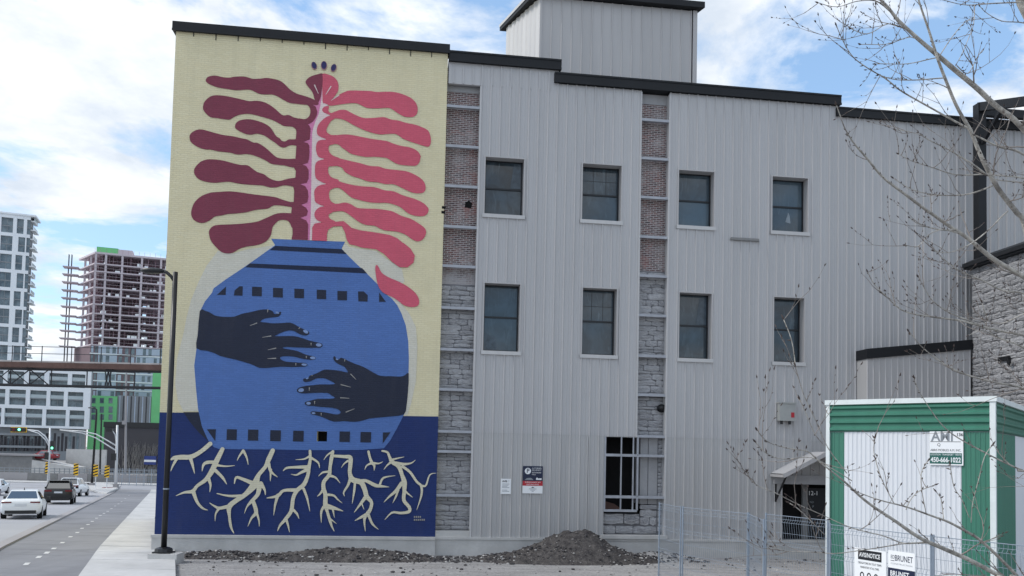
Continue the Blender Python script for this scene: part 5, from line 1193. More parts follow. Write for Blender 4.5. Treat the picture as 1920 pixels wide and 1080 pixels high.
# ground storeys of the same block
MB().box(uL, WB.uv(150, 830)[0], 2.5, 12, -1, WB.uv(100, 803)[1]-.02).build('ground_storey', 'far_grey', podium)
r_ = random.Random(9)
for i in range(22):
    x0 = -10+i*7.2; a = WB.uv(x0, 822)[0]; b = WB.uv(x0+4.6, 822)[0]; zz = WB.uv(x0, 812 if i % 2 else 818)[1]
    if x0 < 145: MB().box(a, b, 2.40, 2.46, WB.uv(x0, 846)[1], zz).build('shop_window', 'far_dark' if r_.random() < .6 else 'far_glass', podium)
for y in (815, 838): zz = WB.uv(60, y)[1]; MB().box(uL, WB.uv(84, y)[0], 1.2, 2.6, zz-.35, zz+.35).build('balcony_slab', 'far_grey', podium)
for i in range(17):
    a = WB.uv(-6+i*5.3, 830)[0]; MB().box(a, a+.28, 1.3, 1.55, WB.uv(40, 846)[1], WB.uv(40, 822)[1]).build('railing_post', 'far_dark', podium)
tw_ = Frame(WB.o + Vector((0, 3.0, 0)), R(21)); tower2 = tw_.empty('white_apartment_tower', tw_.uv(20, 600)[0]); tag(tower2, 'tall white apartment tower with dark windows at the left edge', 'building')
tdu = tw_.uv(20, 600)[0]
class Shift:
    def __init__(s, f, d): s.f = f; s.d = d
    def uv(s, x, y, w=0): u, z = s.f.uv(x, y, w); return u-s.d, z
TS = Shift(tw_, tdu); trow = []
for k in range(9):
    y0 = 405+34.1*k+ (0); y1 = y0+28; o = -1.5*k
    narrow = (31.5, 44.5) if k % 2 == 0 else (35.5, 48.5)
    trow.append((y0+3, y1+3, [(-22+o, -2+o), (2+o, 24.5+o), (narrow[0]+o, narrow[1]+o), (50.5+o, 56.5+o)]))
sp = list(fill_grid(TS, tower2, 0, 0, trow, None, .7, rail=False)); uL2 = TS.uv(-45, 550)[0]
uR2 = TS.uv(57.5, 405)[0]
frame_building(TS, tower2, uL2, uR2, TS.uv(30, 402)[1], 20.0, sp, .7, 4.5)
for k in range(17):
    zz = TS.uv(57, 413+17*k)[1]; MB().box(uR2, uR2+(1.35 if k % 2 else 1.0), 1.0, 7.0, zz-.16, zz+.16).build('balcony_slab', 'far_white', tower2)
    MB().box(uR2+.9, uR2+.95, 1.0, 7.0, zz+.16, zz+1.2).build('balcony_rail', 'far_rail', tower2)
MB().box(uL2, uR2+1.6, -.4, 8, TS.uv(30, 403)[1], TS.uv(30, 400)[1]).build('roof_slab', 'far_white', tower2)
# --- unfinished concrete tower
CB = FR(162.5, 300, R(20)); ct = CB.empty('unfinished_tower'); tag(ct, 'unfinished concrete tower with open floors, columns and green sheathing', 'building')
zr = [CB.uv(162.5, y)[1] for y in (470, 491, 505.5, 520.5, 536, 551, 567.5, 585, 599.5, 614, 629, 644.5)]
uRt = CB.uv(318, 560)[0]; DPT = 16.0; uBL = CB.uv(144, 560, -DPT)[0]; uS0 = CB.uv(116, 560, -DPT+3)[0]; uS1 = CB.uv(146, 560, -DPT+3)[0]
for k, z in enumerate(zr):
    t = .45 if k else .7
    MB().add([(x, y, zz) for zz in (z-t, z) for x, y in ((0, 0), (uRt, 0), (uRt, DPT), (uBL, DPT))], [(3,2,1,0),(0,1,5,4),(1,2,6,5),(2,3,7,6),(3,0,4,7),(4,5,6,7)]).build('floor_slab', 'slab', ct)
    if k: MB().box(uS0, uS1, DPT-5.0, DPT-.5, z-.3, z-.02).build('balcony_slab', 'slab', ct)
colx = [0.0]+[CB.uv(x, 560)[0] for x in (193, 224, 261, 297)]
for k in range(len(zr)-1):
    z1, z0 = zr[k]-.3, zr[k+1]
    for u in colx: MB().box(u+.05, u+.75, .15, .8, z0, z1).build('column', 'slab', ct)
    for (x, y) in ((uBL*.3+.1, 5), (uBL*.66+.1, 11)): MB().box(x, x+.7, y, y+.7, z0, z1).build('column', 'slab', ct)
    MB().box(3.0, uRt*.62, 8.5, 9.0, z0, z1).build('core_wall', 'slab_inside', ct); MB().box(uRt*.66, uRt*.93, 11.5, 12, z0, z1).build('core_wall', 'slab_inside', ct)
    MB().box(uBL*.4, 1.5, 9.0, 9.4, z0, z1).build('core_wall', 'slab_inside', ct)
    for i in range(20):
        u = 1.2+i*(uRt-2)/20
        if r_.random() < .8: MB().box(u, u+.10, .9+r_.uniform(0, 4), 1.2+4, z0, z1).build('shoring_prop', 'slab_inside', ct)
    for i in range(5):
        u = r_.uniform(1, uRt-2)
        if r_.random() < .55: MB().box(u, u+r_.uniform(.6, 1.7), .4, 1.0, z0, z0+r_.uniform(.5, 1.2)).build('material_stack', 'tarp_white', ct)
    MB().bar((0, .05, z0+1.1), (uRt, .05, z0+1.1), .06).build('edge_rail', 'slab', ct)
for i in range(14): u = i*uRt/14; MB().bar((u, .3, zr[0]), (u, .3, zr[0]+1.5), .08).build('starter_bar', 'slab_inside', ct)
MB().box(CB.uv(180, 460)[0], CB.uv(221, 460)[0], 2, 9, zr[0], zr[0]+2.4).build('roof_box', 'sheath_green', ct); MB().box(CB.uv(221, 460)[0]+.02, CB.uv(248, 460)[0], 2, 9, zr[0], zr[0]+2.1).build('roof_box', 'slab', ct)
um = CB.uv(128, 560, -DPT+2)[0]; 
for (a, b) in ((-.5, 0), (.5, 0), (-.5, 1), (.5, 1)): MB().bar((um+a, DPT-2+b, 0), (um+a, DPT-2+b, zr[0]+1), .22).build('hoist_mast', 'far_dark', ct)
# clad lower floors
zb1 = zr[-1]-.32; zc = [CB.uv(162.5, y)[1] for y in (662, 680, 697, 713, 729, 745)]; prev = zb1
segs = [(0, 184, 'panel_brown'), (184, 220, 'panel_blue'), (220, 255, 'panel_brown'), (255, 318, 'panel_blue')]
for k, z in enumerate(zc):
    for (xa, xb, m_) in segs:
        a = 0.0 if xa == 0 else CB.uv(xa, 660)[0]; b = CB.uv(xb, 660)[0]
        MB().box(a+.02, b-.02, .05, .5, z+.28, prev-.02).build('cladding_panel', m_, ct)
        n = max(2, int((b-a)/1.7))
        for i in range(n):
            u = a+(b-a)*(i+.22)/n; MB().box(u, u+(b-a)/n*.55, .0, .049, z+.45, prev-.35).build('window', 'far_glass' if (i+k) % 3 else 'panel_blue', ct)
    MB().box(-.1, uRt, -.15, .6, z-.22, z+.26).build('floor_band', 'far_white', ct); prev = z-.24
MB().box(.5, uRt, .6, DPT, -2, zb1).build('core', 'far_grey', ct); MB().add([(0, .3, -2), (uBL, DPT, -2), (uBL, DPT, zb1), (0, .3, zb1)], [(0,1,2,3)]).build('side_wall', 'panel_brown', ct)
# green sheathed podium of the unfinished tower
GBX = FR(165, 284, R(20)); gb = GBX.empty('green_sheathed_podium'); tag(gb, 'green sheathed storeys under construction below the unfinished tower', 'building')
ug = GBX.uv(219, 765)[0]; zg1 = GBX.uv(190, 742)[1]; MB().box(0, ug, 0, 10, -1, zg1).build('wall', 'sheath_green', gb)
for j, (ya, yb) in enumerate(((746, 756), (762, 774), (777, 787))):
    for i, xa in enumerate((172, 187.5, 204)):
        a = GBX.uv(xa, ya)[0]; b = GBX.uv(xa+7.5, ya)[0]; MB().box(a, b, -.06, -.003, GBX.uv(xa, yb)[1], GBX.uv(xa, ya)[1]).build('window', 'far_glass', gb)
MB().box(ug+.05, GBX.uv(283, 765)[0], 1.0, 10, -1, GBX.uv(250, 742)[1]).build('wall', 'far_grey', gb)
for i in range(16): u = ug+.6+i*1.25; MB().box(u, u+.35, .85, .99, 4, GBX.uv(250, 743)[1]).build('window', 'far_dark' if i % 2 else 'panel_blue', gb)
MB().box(GBX.uv(283.5, 765)[0], GBX.uv(312, 765)[0], .3, 10, -1, GBX.uv(290, 696)[1]).build('wall', 'sheath_green', gb)
# dark low building with bare climbers
DB = FR(196, 150, R(3)); db = DB.empty('dark_building'); tag(db, 'dark grey blank low building behind the junction with bare climbers', 'building')
zt_ = DB.uv(250, 792)[1]; MB().box(0, 24, 0, 12, -1, zt_-1.0).build('wall', 'far_dark', db); MB().box(-.15, 24, -.15, 12, zt_-.99, zt_).build('parapet', 'black_metal', db)
cl = MB(); rc = random.Random(21)
for i in range(120):
    u = rc.uniform(3.5, 11.5); z = .2; pts = [(u, -.2, z)]
    for k in range(6): u += rc.uniform(-.35, .35); z += rc.uniform(.5, 1.2); pts.append((u, -.25+rc.uniform(-.1, .1), z))
    cl.tube(pts, [.04, .035, .03, .025, .02, .016, .01], 4)
o = cl.build('bare_climbers', 'hedge', db)
MB().box(DB.uv(274, 860)[0], DB.uv(296, 860)[0], -.9, -.6, DB.uv(280, 871)[1], DB.uv(280, 855)[1]).build('hoarding', 'sign_blue', db); MB().box(DB.uv(274, 860)[0], DB.uv(296, 860)[0], -.93, -.901, DB.uv(280, 866)[1], DB.uv(280, 862)[1]).build('hoarding_stripe', 'sign_white', db)
# pale terrace, ramp wall and retaining walls
RW = FR(100, 112, R(2)); rw = RW.empty('retaining_wall', RW.uv(-60, 890)[0]); tag(rw, 'long grey concrete retaining wall with steel rail across the junction', 'wall')
ur = RW.uv(-60, 890)[0]; k0 = lambda x, y: (RW.uv(x, y)[0]-ur, RW.uv(x, y)[1])
x_ = -60
while x_ < 300:
    a = k0(x_, 890)[0]; b = k0(min(x_+56, 306), 890)[0]; MB().box(a+.02, b-.02, 0, .5, -.6, k0(100, 887.5)[1]).build('wall_panel', 'concrete_far' if (x_//56) % 2 else 'concrete_dark', rw); x_ += 56
rl = k0(306, 880)[0]
for y in (879, 884): zz = k0(100, y)[1]; MB().box(0, rl, .1, .16, zz-.05, zz+.05).build('rail', 'far_grey', rw)
for i in range(40): u = i*rl/39; MB().box(u, u+.09, .1, .2, k0(100, 888)[1], k0(100, 877.5)[1]).build('rail_post', 'far_grey', rw)
RP = FR(60, 135, R(2)); rp = RP.empty('ramp_wall', RP.uv(-60, 860)[0]); up = RP.uv(-60, 860)[0]; tag(rp, 'grey and pale sloping ramp wall below the red car', 'wall')
kk = lambda x, y: (RP.uv(x, y)[0]-up, RP.uv(x, y)[1])
MB().box(0, kk(60, 870)[0], 0, 3, -1, kk(30, 855)[1]).build('wall_panel', 'concrete_dark', rp)
a = kk(60.5, 862); b = kk(140, 876); MB().add([(a[0], -.1, -1), (b[0], -.1, -1), (b[0], -.1, b[1]), (a[0], -.1, a[1]), (a[0], 4, -1), (b[0], 4, -1), (b[0], 4, b[1]), (a[0], 4, a[1])], [(0,1,2,3),(3,2,6,7),(1,5,6,2),(4,0,3,7)]).build('wall_panel', 'concrete', rp)
MB().box(kk(95, 850)[0], kk(172, 850)[0], 5, 5.5, -1, kk(120, 842)[1]).build('wall_panel', 'concrete', rp)
MB().box(0, kk(78, 850)[0], -.3, 3, kk(30, 854.5)[1], kk(30, 851)[1]).build('coping', 'concrete_far', rp)
car('parked_car', Vector((RP.world(up+kk(72, 860)[0], -1.6, 0).x, RP.world(up+kk(72, 860)[0], -1.6, 0).y, RP.world(0, 0, kk(72, 863)[1]).z)), R(90), 'car_red', 'small dark red car on the ramp across the junction', 'suv').rotation_euler = (0, 0, R(90))
# chain link along the far pavement
cf = FR(205, 106, R(2)); ce = cf.empty('chain_fence'); tag(ce, 'low pale wire fence along the far pavement below the dark building', 'fence')
for i in range(8): u = i*.95; MB().box(u, u+.06, 0, .06, -.0, 2.3).build('post', 'galvanised', ce)
mm_ = MB()
for i in range(26): mm_.bar((i*.27, .03, .1), (i*.27, .03, 2.2), .02)
for z in (.1, .6, 1.1, 1.6, 2.2): mm_.bar((0, .03, z), (6.8, .03, z), .03)
o = mm_.build('wire_mesh', 'galv_wire', ce); o['kind'] = 'stuff'
# far pavement and kerb
tag(strip('far_pavement', lambda y: -130, lambda y: 60, 107.6, 111.5, .13, 'pavement_concrete', 2, .13), kind='structure')
mb = MB(); isl = [(150,912),(175,907),(225,912),(222,917),(200,927),(185,925),(160,915)]; pts = [G(*q) for q in isl]
mb.add([(q.x, q.y, gz(q.y)+.15) for q in pts]+[(q.x, q.y, gz(q.y)-.02) for q in pts], [tuple(range(7))[::-1]]+[(i, (i+1) % 7, 7+(i+1) % 7, 7+i) for i in range(7)]); tag(mb.build('traffic_island', 'pavement_concrete'), kind='structure')
# --- elevated truss gallery
BR = FR(302, 86, R(-1.0)); br = BR.empty('elevated_gallery', BR.uv(-80, 700)[0]); ub = BR.uv(-80, 700)[0]; tag(br, 'rusty elevated steel gallery with railing crossing above the street', 'bridge')
kb = lambda x, y: (BR.uv(x, y)[0]-ub, BR.uv(x, y)[1]); Lb = kb(330, 700)[0]
zd = kb(150, 678)[1]; zd2 = kb(150, 686.5)[1]; zt2 = kb(150, 694)[1]; zl2 = kb(150, 723)[1]
MB().box(0, Lb, 0, 2.4, zd-.16, zd).build('deck', 'rust_light', br); MB().box(0, Lb, -.05, 2.3, zd2-.25, zd-.17).build('deck_beam', 'rust', br)
MB().box(0, Lb, .2, .45, zt2-.10, zt2+.10).build('chord', 'truss_dark', br); MB().box(0, Lb, .2, .42, zl2-.08, zl2+.08).build('chord', 'truss_dark', br); MB().box(0, Lb, 2.0, 2.2, zl2-.08, zl2+.08).build('chord', 'truss_dark', br)
for y in (651.5, 664.5): zz = kb(150, y)[1]; MB().box(0, Lb, .02, .07, zz-.03, zz+.03).build('hand_rail', 'truss_dark', br)
for i in range(-2, 7):
    u = kb(22+i*55.6, 665)[0]
    if 0 < u < Lb: MB().box(u, u+.07, .0, .07, zd2-.2, kb(150, 650)[1]).build('rail_post', 'truss_dark', br)
for i, x in enumerate((-22, 16, 52, 93, 160, 204, 250)):
    u = kb(x, 710)[0]; MB().bar((u, .3, zt2), (u+.02, .3, zl2), .09).build('hanger', 'truss_dark', br)
for (x0, x1) in ((52, 16), (52, 88), (200, 194), (200, 206), (-20, 16)):
    MB().bar((kb(x0, 700)[0], .33, zt2), (kb(x1, 720)[0], .33, zl2), .10).build('brace', 'truss_dark', br); MB().bar((kb(x1, 700)[0], .3, zt2), (kb(x0, 720)[0], .3, zl2), .08).build('brace', 'truss_dark', br)
for x in (53, 203, -97): u = kb(x, 690)[0]; MB().box(u-.35, u+.35, .1, 2, zt2+.1, zd2-.25).build('bearing', 'truss_dark', br)
# --- signals, lamps and markers at the junction
def upright(x, y): p = G(x, y); p.z = gz(p.y)+.1; return p
def zat(x, y, p): return at(x, y, p.y).z-p.z
def xat(x, y, p): return at(x, y, p.y).x-p.x
p = upright(217, 917); s1 = empty('signal_mast', p); tag(s1, 'grey traffic signal mast with long curved double arm and camera', 'traffic signal')
zt_ = zat(220, 797, p); xt = xat(220, 797, p)
MB().tube([(0, 0, 0), (xt*.5, 0, zt_*.5), (xt, 0, zt_)], [.17, .15, .12], 10).build('pole', 'mast_steel', s1, True); MB().box(-.25, .25, -.25, .25, -.2, .5).build('base', 'concrete_far', s1)
for yo, nm in ((0, 0), (9, 1)):
    MB().tube([(xat(218, 836+yo, p), 0, zat(218, 836+yo, p)), (xat(205, 828+yo, p), 0, zat(205, 828+yo, p)), (xat(180, 814+yo*.8, p), 0, zat(180, 814+yo*.8, p)), (xat(155, 808.5+yo*.4, p), 0, zat(155, 808.5+yo*.4, p)), (xat(112, 806, p), 0, zat(112, 806, p))], [.09, .08, .07, .06, .05], 8).build('mast_arm', 'mast_steel', s1, True)
MB().box(xat(211, 855, p), xat(219, 855, p), -.4, .0, zat(215, 863, p), zat(215, 850, p)).build('signal_head', 'black_metal', s1)
MB().box(xat(201, 807, p), xat(212, 807, p), -.3, .1, zat(207, 810, p), zat(207, 804, p)).build('camera_head', 'black_metal', s1); MB().tube([(xat(210, 806, p), 0, zat(210, 806, p)), (xat(216, 815, p), 0, zat(216, 815, p)), (xat(218, 828, p), 0, zat(218, 828, p))], .06, 6).build('bracket', 'mast_steel', s1)
p = upright(91, 906); s2 = empty('signal_mast', p); tag(s2, 'pale traffic signal mast with green lit horizontal head on its arm', 'traffic signal')
MB().tube([(0, 0, -.2), (xat(94, 802, p), 0, zat(94, 802, p))], [.15, .11], 10).build('pole', 'mast_steel', s2, True)
for yo in (0, 6): MB().tube([(xat(93, 832+yo, p), 0, zat(93, 832+yo, p)), (xat(85, 818+yo, p), 0, zat(85, 818+yo, p)), (xat(72, 808+yo*.7, p), 0, zat(72, 808+yo*.7, p)), (xat(50, 805.5, p), 0, zat(50, 805.5, p))], [.09, .08, .07, .06], 8).build('mast_arm', 'mast_steel', s2, True)
MB().box(xat(20.5, 805, p), xat(50.5, 805, p), -.05, .0, zat(36, 810.8, p), zat(36, 800.8, p)).build('backboard', 'sign_yellow', s2); MB().box(xat(22, 805, p), xat(49, 805, p), -.3, -.051, zat(36, 809.4, p), zat(36, 802.2, p)).build('signal_head', 'black_metal', s2)
for x, m_ in ((28, 'tail_red'), (38.5, 'signal_green')): MB().tube([(xat(x, 805.5, p), -.30, zat(x, 805.5, p)), (xat(x, 805.5, p), -.32, zat(x, 805.5, p))], .17, 14).build('signal_lens', m_, s2)
MB().box(xat(96, 833, p), xat(103, 833, p), -.25, .0, zat(100, 843, p), zat(100, 827, p)).build('signal_head', 'black_metal', s2); MB().tube([(xat(99.5, 840, p), -.25, zat(99.5, 840, p)), (xat(99.5, 840, p), -.27, zat(99.5, 840, p))], .15, 14).build('signal_lens', 'signal_green', s2)
MB().box(xat(86, 855, p), xat(92, 855, p), -.35, .0, zat(89, 862, p), zat(89, 848, p)).build('pedestrian_head', 'black_metal', s2)
p = upright(172, 912); s3 = empty('street_lamp', p); tag(s3, 'distant slim black street lamp behind the junction island', 'street lamp')
MB().tube([(0, 0, -.1), (xat(181, 775, p), 0, zat(181, 775, p)), (xat(181, 768, p), 0, zat(181, 768, p)), (xat(178, 765, p), 0, zat(178, 765, p)), (xat(166, 764.5, p), 0, zat(166, 764.5, p))], [.16, .12, .10, .08, .08], 10).build('pole', 'black_metal', s3, True); MB().box(-.3, .3, -.3, .3, -.2, .35).build('base', 'concrete_far', s3)
p = upright(186, 880); p = at(187, 895, 125); p.z = gz(125); s4 = empty('utility_pole', p); tag(s4, 'thin dark pole in front of the dark low building', 'pole'); MB().tube([(0, 0, 0), (xat(190.5, 776, p), 0, zat(190.5, 776, p))], [.16, .12], 8).build('pole', 'black_metal', s4)
p = at(235, 895, 128); p.z = gz(128); s5 = empty('utility_pole', p); tag(s5, 'pale wooden utility pole with transformer before the dark building', 'pole'); MB().tube([(0, 0, 0), (xat(237, 700, p), 0, zat(237, 700, p))], [.2, .14], 8).build('pole', 'concrete_far', s5); MB().box(xat(231, 790, p), xat(238, 790, p), -.4, -.15, zat(235, 796, p), zat(235, 789, p)).build('transformer', 'concrete_far', s5)
for k, (xc, yt, yb, yg) in enumerate(((91, 866.5, 888, 905), (144, 869, 891, 908), (181, 871, 893, 915), (202, 873, 895, 918))):
    p = upright(xc, yg); hm = empty('hazard_marker', p); tag(hm, ('yellow and black striped hazard marker on the left signal mast', 'second striped hazard marker, beside the white hatchback', 'third striped hazard marker, beside the slim black lamp', 'rightmost striped hazard marker on a red base')[k], 'hazard marker', 'striped hazard markers at the junction')
    w2 = 4.4/1507*p.y; z1 = zat(xc, yt, p); z0 = zat(xc, yb, p)
    MB().tube([(0, -.3, -.1), (0, -.3, z1)], .05, 6).build('post', 'mast_steel', hm)
    MB().box(-w2, w2, -.40, -.36, z0, z1).build('board', 'sign_yellow', hm)
    n = 4; st = MB(); hh = (z1-z0)/n
    for i in range(n):
        zb_ = z0+i*hh+.02; a = [(-w2, zb_), (w2, min(z1, zb_+hh*.55)), (w2, min(z1, zb_+hh*1.0)), (-w2, zb_+hh*.45)]
        st.poly(a, .404)
    st.build('stripes', 'sign_black', hm)
    if k == 3: MB().box(-.55, .45, -.3, .3, -.1, .16).build('base', 'car_red', hm)
# flat dark panel added to stand in for a half-seen figure at the corner
p = G(288, 978); pe = FAC.world(-.10, -.62, 0)
sn = empty('figure_panel', FAC.world(-.02, -.75, 0), YAW); tag(sn, 'dark flat panel standing in for a half-seen dark figure at the mural corner', 'panel')
z1 = FAC.uv(288, 905)[1]; z0 = FAC.uv(286, 976)[1]; MB().add([(-.02+.0, .0, z1), (-.16, -.0, z1-.08), (-.12, 0, z1-.45), (-.16, 0, z0+.2), (-.22, 0, z0), (.02, 0, z0+.1), (-.02, .05, z1), (-.16, .05, z1-.08), (-.12, .05, z1-.45), (-.16, .05, z0+.2), (-.22, .05, z0), (.02, .05, z0+.1)], [(0,1,2,3,4,5),(11,10,9,8,7,6)]+[(i, (i+1) % 6, 6+(i+1) % 6, 6+i) for i in range(6)]).build('panel', 'black_metal', sn)

# ------------------------------------------------------------------ bare trees at the right
def U(p): return [(1500+a/2.7, b/2.7, (c if c else 0)) for a, b, c in p]
def Mi(p): return [(1520+a/3.0, 400+b/3.0, c) for a, b, c in p]
def Lo(p): return [(1500+a/3.086, 730+b/3.086, c) for a, b, c in p]
tree = empty('bare_tree', (6.6, 8.2, 0)); tag(tree, 'bare budding tree reaching in from the right edge with thick pale limbs', 'tree')
rt = random.Random(77)
tl = tree.location
def loc(p): return p-tl
tp = [Vector((0, 0, -.3)), Vector((-.05, 0, 1.5)), Vector((-.25, -.1, 3.2)), Vector((-.7, -.2, 5.0))]
tp += [loc(at(1958, 60, 8.0)), loc(at(1926, 0, 7.9)), loc(at(1900, -90, 7.8)), loc(at(1850, -220, 7.8)), loc(at(1830, -330, 7.8))]
MB().tube(tp, [.24, .20, .17, .14, .105, .095, .08, .05, .02], 12).build('trunk', 'bark', tree, True)
def trunkpt(t):
    i = min(int(t), len(tp)-2); f = t-i; return tp[i]*(1-f)+tp[i+1]*f
PXM = 1/FPX
def cr(pts, k=4):
    out = []
    for i in range(len(pts)-1):
        p0 = pts[max(i-1, 0)]; p1 = pts[i]; p2 = pts[i+1]; p3 = pts[min(i+2, len(pts)-1)]
        for t in range(k): t /= k; out.append(.5*((2*p1)+(-p0+p2)*t+(2*p0-5*p1+4*p2-p3)*t*t+(-p0+3*p1-3*p2+p3)*t**3))
    return out+[pts[-1]]
TW = MB(); BUD = MB(); LIMBS = []
def bud(p, d, s):
    d = d.normalized(); BUD.tube([p, p+d*s*.45, p+d*s], [s*.07, s*.17, s*.03], 4, False)
def twig(p, d, L, r, depth=0):
    pts = [p]; dd = d.normalized(); n = 5
    for i in range(n):
        dd = (dd + Vector((rt.uniform(-.22, .22), rt.uniform(-.22, .22), rt.uniform(-.12, .26)))).normalized(); pts.append(pts[-1]+dd*L/n)
    TW.tube(pts, [r*(1-.75*i/n) for i in range(n+1)], 4, False)
    bud(pts[-1], dd, .028)
    for i in range(1, n+1):
        if rt.random() < .5: bud(pts[i], (dd+Vector((rt.uniform(-1, 1), rt.uniform(-1, 1), rt.uniform(-.4, 1)))*.9), rt.uniform(.014, .026))
    if depth < 1 and L > .22:
        for i in range(1, n):
            if rt.random() < .45: twig(pts[i], dd+Vector((rt.uniform(-1, 1), rt.uniform(-.7, .7), rt.uniform(-.3, 1))), L*rt.uniform(.3, .55), r*.65, depth+1)
def limb(px, Y0, Y1, root=None, wscale=1.0, twigs=1.0):
    n = len(px); pts = []; rads = []
    ws = [p[2] for p in px]
    for i, p in enumerate(px):
        if p[2] is None or p[2] == 0: # interpolate widths
            j = next(k for k in range(i, n) if ws[k]); h = max(k for k in range(i) if ws[k]); f = (i-h)/(j-h); w = ws[h]+(ws[j]-ws[h])*f; ws[i] = w
    for i, p in enumerate(px):
        Y = Y0+(Y1-Y0)*i/(n-1); q = loc(at(p[0], p[1], Y)); pts.append(q); rads.append(max(.003, ws[i]*wscale*.31*Y*PXM))
    if root is not None:
        q0, q1 = pts[0], pts[1]; dirn = (q0-q1).normalized(); best = None
        for k in range(0, 80):
            tq = trunkpt(k/10.0); v = tq-q0
            if v.length < .25: continue
            sc_ = v.normalized().dot(dirn)-.12*v.length
            if best is None or sc_ > best[0]: best = (sc_, tq)
        pts = [best[1]]+pts; rads = [rads[0]*1.25]+rads
    P = cr(pts); Rr = []
    for i in range(len(pts)-1):
        for t in range(4): Rr.append(rads[i]+(rads[i+1]-rads[i])*t/4)
    Rr.append(rads[-1])
    P = [q+Vector((noise.noise(q*2.3), noise.noise(q*2.3+Vector((7, 0, 0))), noise.noise(q*2.3+Vector((0, 9, 0)))))*.02 for q in P]
    MB().tube(P, Rr, 8).build('branch', 'bark', tree, True)
    acc = 0
    for i in range(2, len(P)):
        d = P[i]-P[i-1]; acc += d.length
        f = i/len(P)
        if rt.random() < d.length*(4.4 if P[0].z > 2.6 else 2.4)*twigs*(.35+.9*f):
            s = Vector((rt.uniform(-1, 1), rt.uniform(-1, 1), rt.uniform(-.5, 1))); twig(P[i], d.normalized()*.8+s.normalized()*.9, rt.uniform(.15, .62)*(1.15-.4*f), max(.0032, Rr[i]*.38))
        if Rr[i] < .012 and rt.random() < .6: bud(P[i], d.normalized()+Vector((rt.uniform(-1, 1), rt.uniform(-1, 1), rt.uniform(-1, 1)))*.9, rt.uniform(.02, .035))
    bud(P[-1], P[-1]-P[-2], .04)
S_ = .37
def sc(px, k): return [(a, b, (c*k if c else 0)) for a, b, c in px]
up = lambda p: sc(U(p), 1/2.7); mi = lambda p: sc(Mi(p), 1/3.0); lo = lambda p: sc(Lo(p), 1/3.086)
limb(up([(1134,660,40),(1000,540,40),(880,430,40),(760,335,38),(680,270,34),(600,200,30),(500,110,26),(440,40,22),(400,0,20),(330,-90,10)]), 7.6, 7.0, 2.4, twigs=.7)
limb(mi([(1330,470,44),(1200,330,42)])[:1]+up([(1134,1130,42),(1100,1080,40),(1000,950,38),(930,820,34),(870,690,30),(800,560,26),(740,410,24),(690,280,22),(650,150,18),(600,0,14),(570,-80,8)]), 7.4, 6.8, 1.9, twigs=.7)
limb(up([(840,650,16),(740,590,0),(620,520,0),(500,460,0),(420,400,0),(340,350,0),(270,290,0),(215,200,0),(183,135,4)]), 6.95, 6.4, twigs=1.5)
limb(up([(1134,790,18),(1020,745,0),(880,690,12)]), 7.3, 6.95, 2.2)
limb(up([(940,880,14),(880,830,0),(780,770,0),(680,720,0),(600,680,0),(480,650,4)]), 7.0, 6.3, twigs=1.3)
limb(up([(930,880,12),(800,880,0),(680,850,0),(580,820,0),(505,780,4)]), 7.0, 6.6, twigs=1.3)
limb(up([(970,940,14),(870,975,0),(760,985,0),(640,980,0),(560,960,0),(480,900,4)]), 7.05, 6.7, twigs=1.3)
limb(up([(1134,905,12),(1040,890,0),(950,885,8)]), 7.3, 7.0, 2.1); limb(up([(1134,925,12),(1000,910,8),(930,880,6)]), 7.2, 7.0, 2.05)
limb(up([(730,390,12),(600,405,0),(480,410,0),(400,385,4)]), 6.9, 6.5, twigs=1.6); limb(up([(690,290,10),(600,310,0),(500,325,0),(380,330,4)]), 6.9, 6.6, twigs=1.6)
limb(up([(1140,15,12),(1000,20,0),(880,20,0),(800,15,0),(715,0,4)]), 7.7, 7.2, 4.9, twigs=1.3); limb(up([(885,20,8),(880,120,0),(840,230,0),(790,320,3)]), 7.4, 7.1, twigs=1.4)
limb(up([(1134,110,9),(1020,105,0),(950,70,0),(915,30,3)]), 7.6, 7.3, 4.4, twigs=1.2); limb(up([(450,60,12),(380,10,0),(290,10,0),(190,35,0),(95,12,4)]), 7.05, 6.7, twigs=1.4)
limb(up([(560,160,9),(440,120,0),(340,170,0),(260,145,3)]), 7.1, 6.7, twigs=1.5); limb(up([(640,240,9),(560,190,0),(430,220,0),(310,225,3)]), 7.1, 6.6, twigs=1.5); limb(up([(700,290,9),(760,200,0),(830,120,0),(870,95,3)]), 7.0, 7.2, twigs=1.5); limb(up([(790,330,9),(850,370,0),(900,290,0),(925,255,3)]), 7.1, 7.3, twigs=1.5)
limb(mi([(1330,440,44),(1200,360,42),(1080,290,40),(960,210,38),(860,130,34),(760,60,30)])+up([(660,1080,24),(560,1010,22),(470,930,20),(390,860,18),(330,790,16),(270,720,13),(220,640,9),(180,530,4)]), 7.5, 6.2, 1.75, twigs=.8)
limb(mi([(1240,465,18),(1080,430,0),(960,380,0),(850,320,0),(740,250,0),(680,190,4)]), 7.2, 6.5, 1.85, twigs=1.2); limb(mi([(1110,-10,16),(1020,80,0),(900,170,0),(780,225,0),(690,215,4)]), 7.0, 6.5, twigs=1.0)
limb(mi([(800,90,16),(700,95,0),(610,70,0),(555,25,4)]), 6.9, 6.5, twigs=1.5); limb(mi([(840,110,14),(740,95,0),(660,130,0),(600,190,0),(535,180,4)]), 6.9, 6.4, twigs=1.5)
limb(mi([(1250,700,26),(1200,690,24),(1060,660,22),(940,630,20),(830,600,18),(680,580,16),(570,570,14),(490,540,12),(420,470,9),(360,400,7),(318,330,4)]), 7.0, 6.0, 1.5, twigs=1.1)
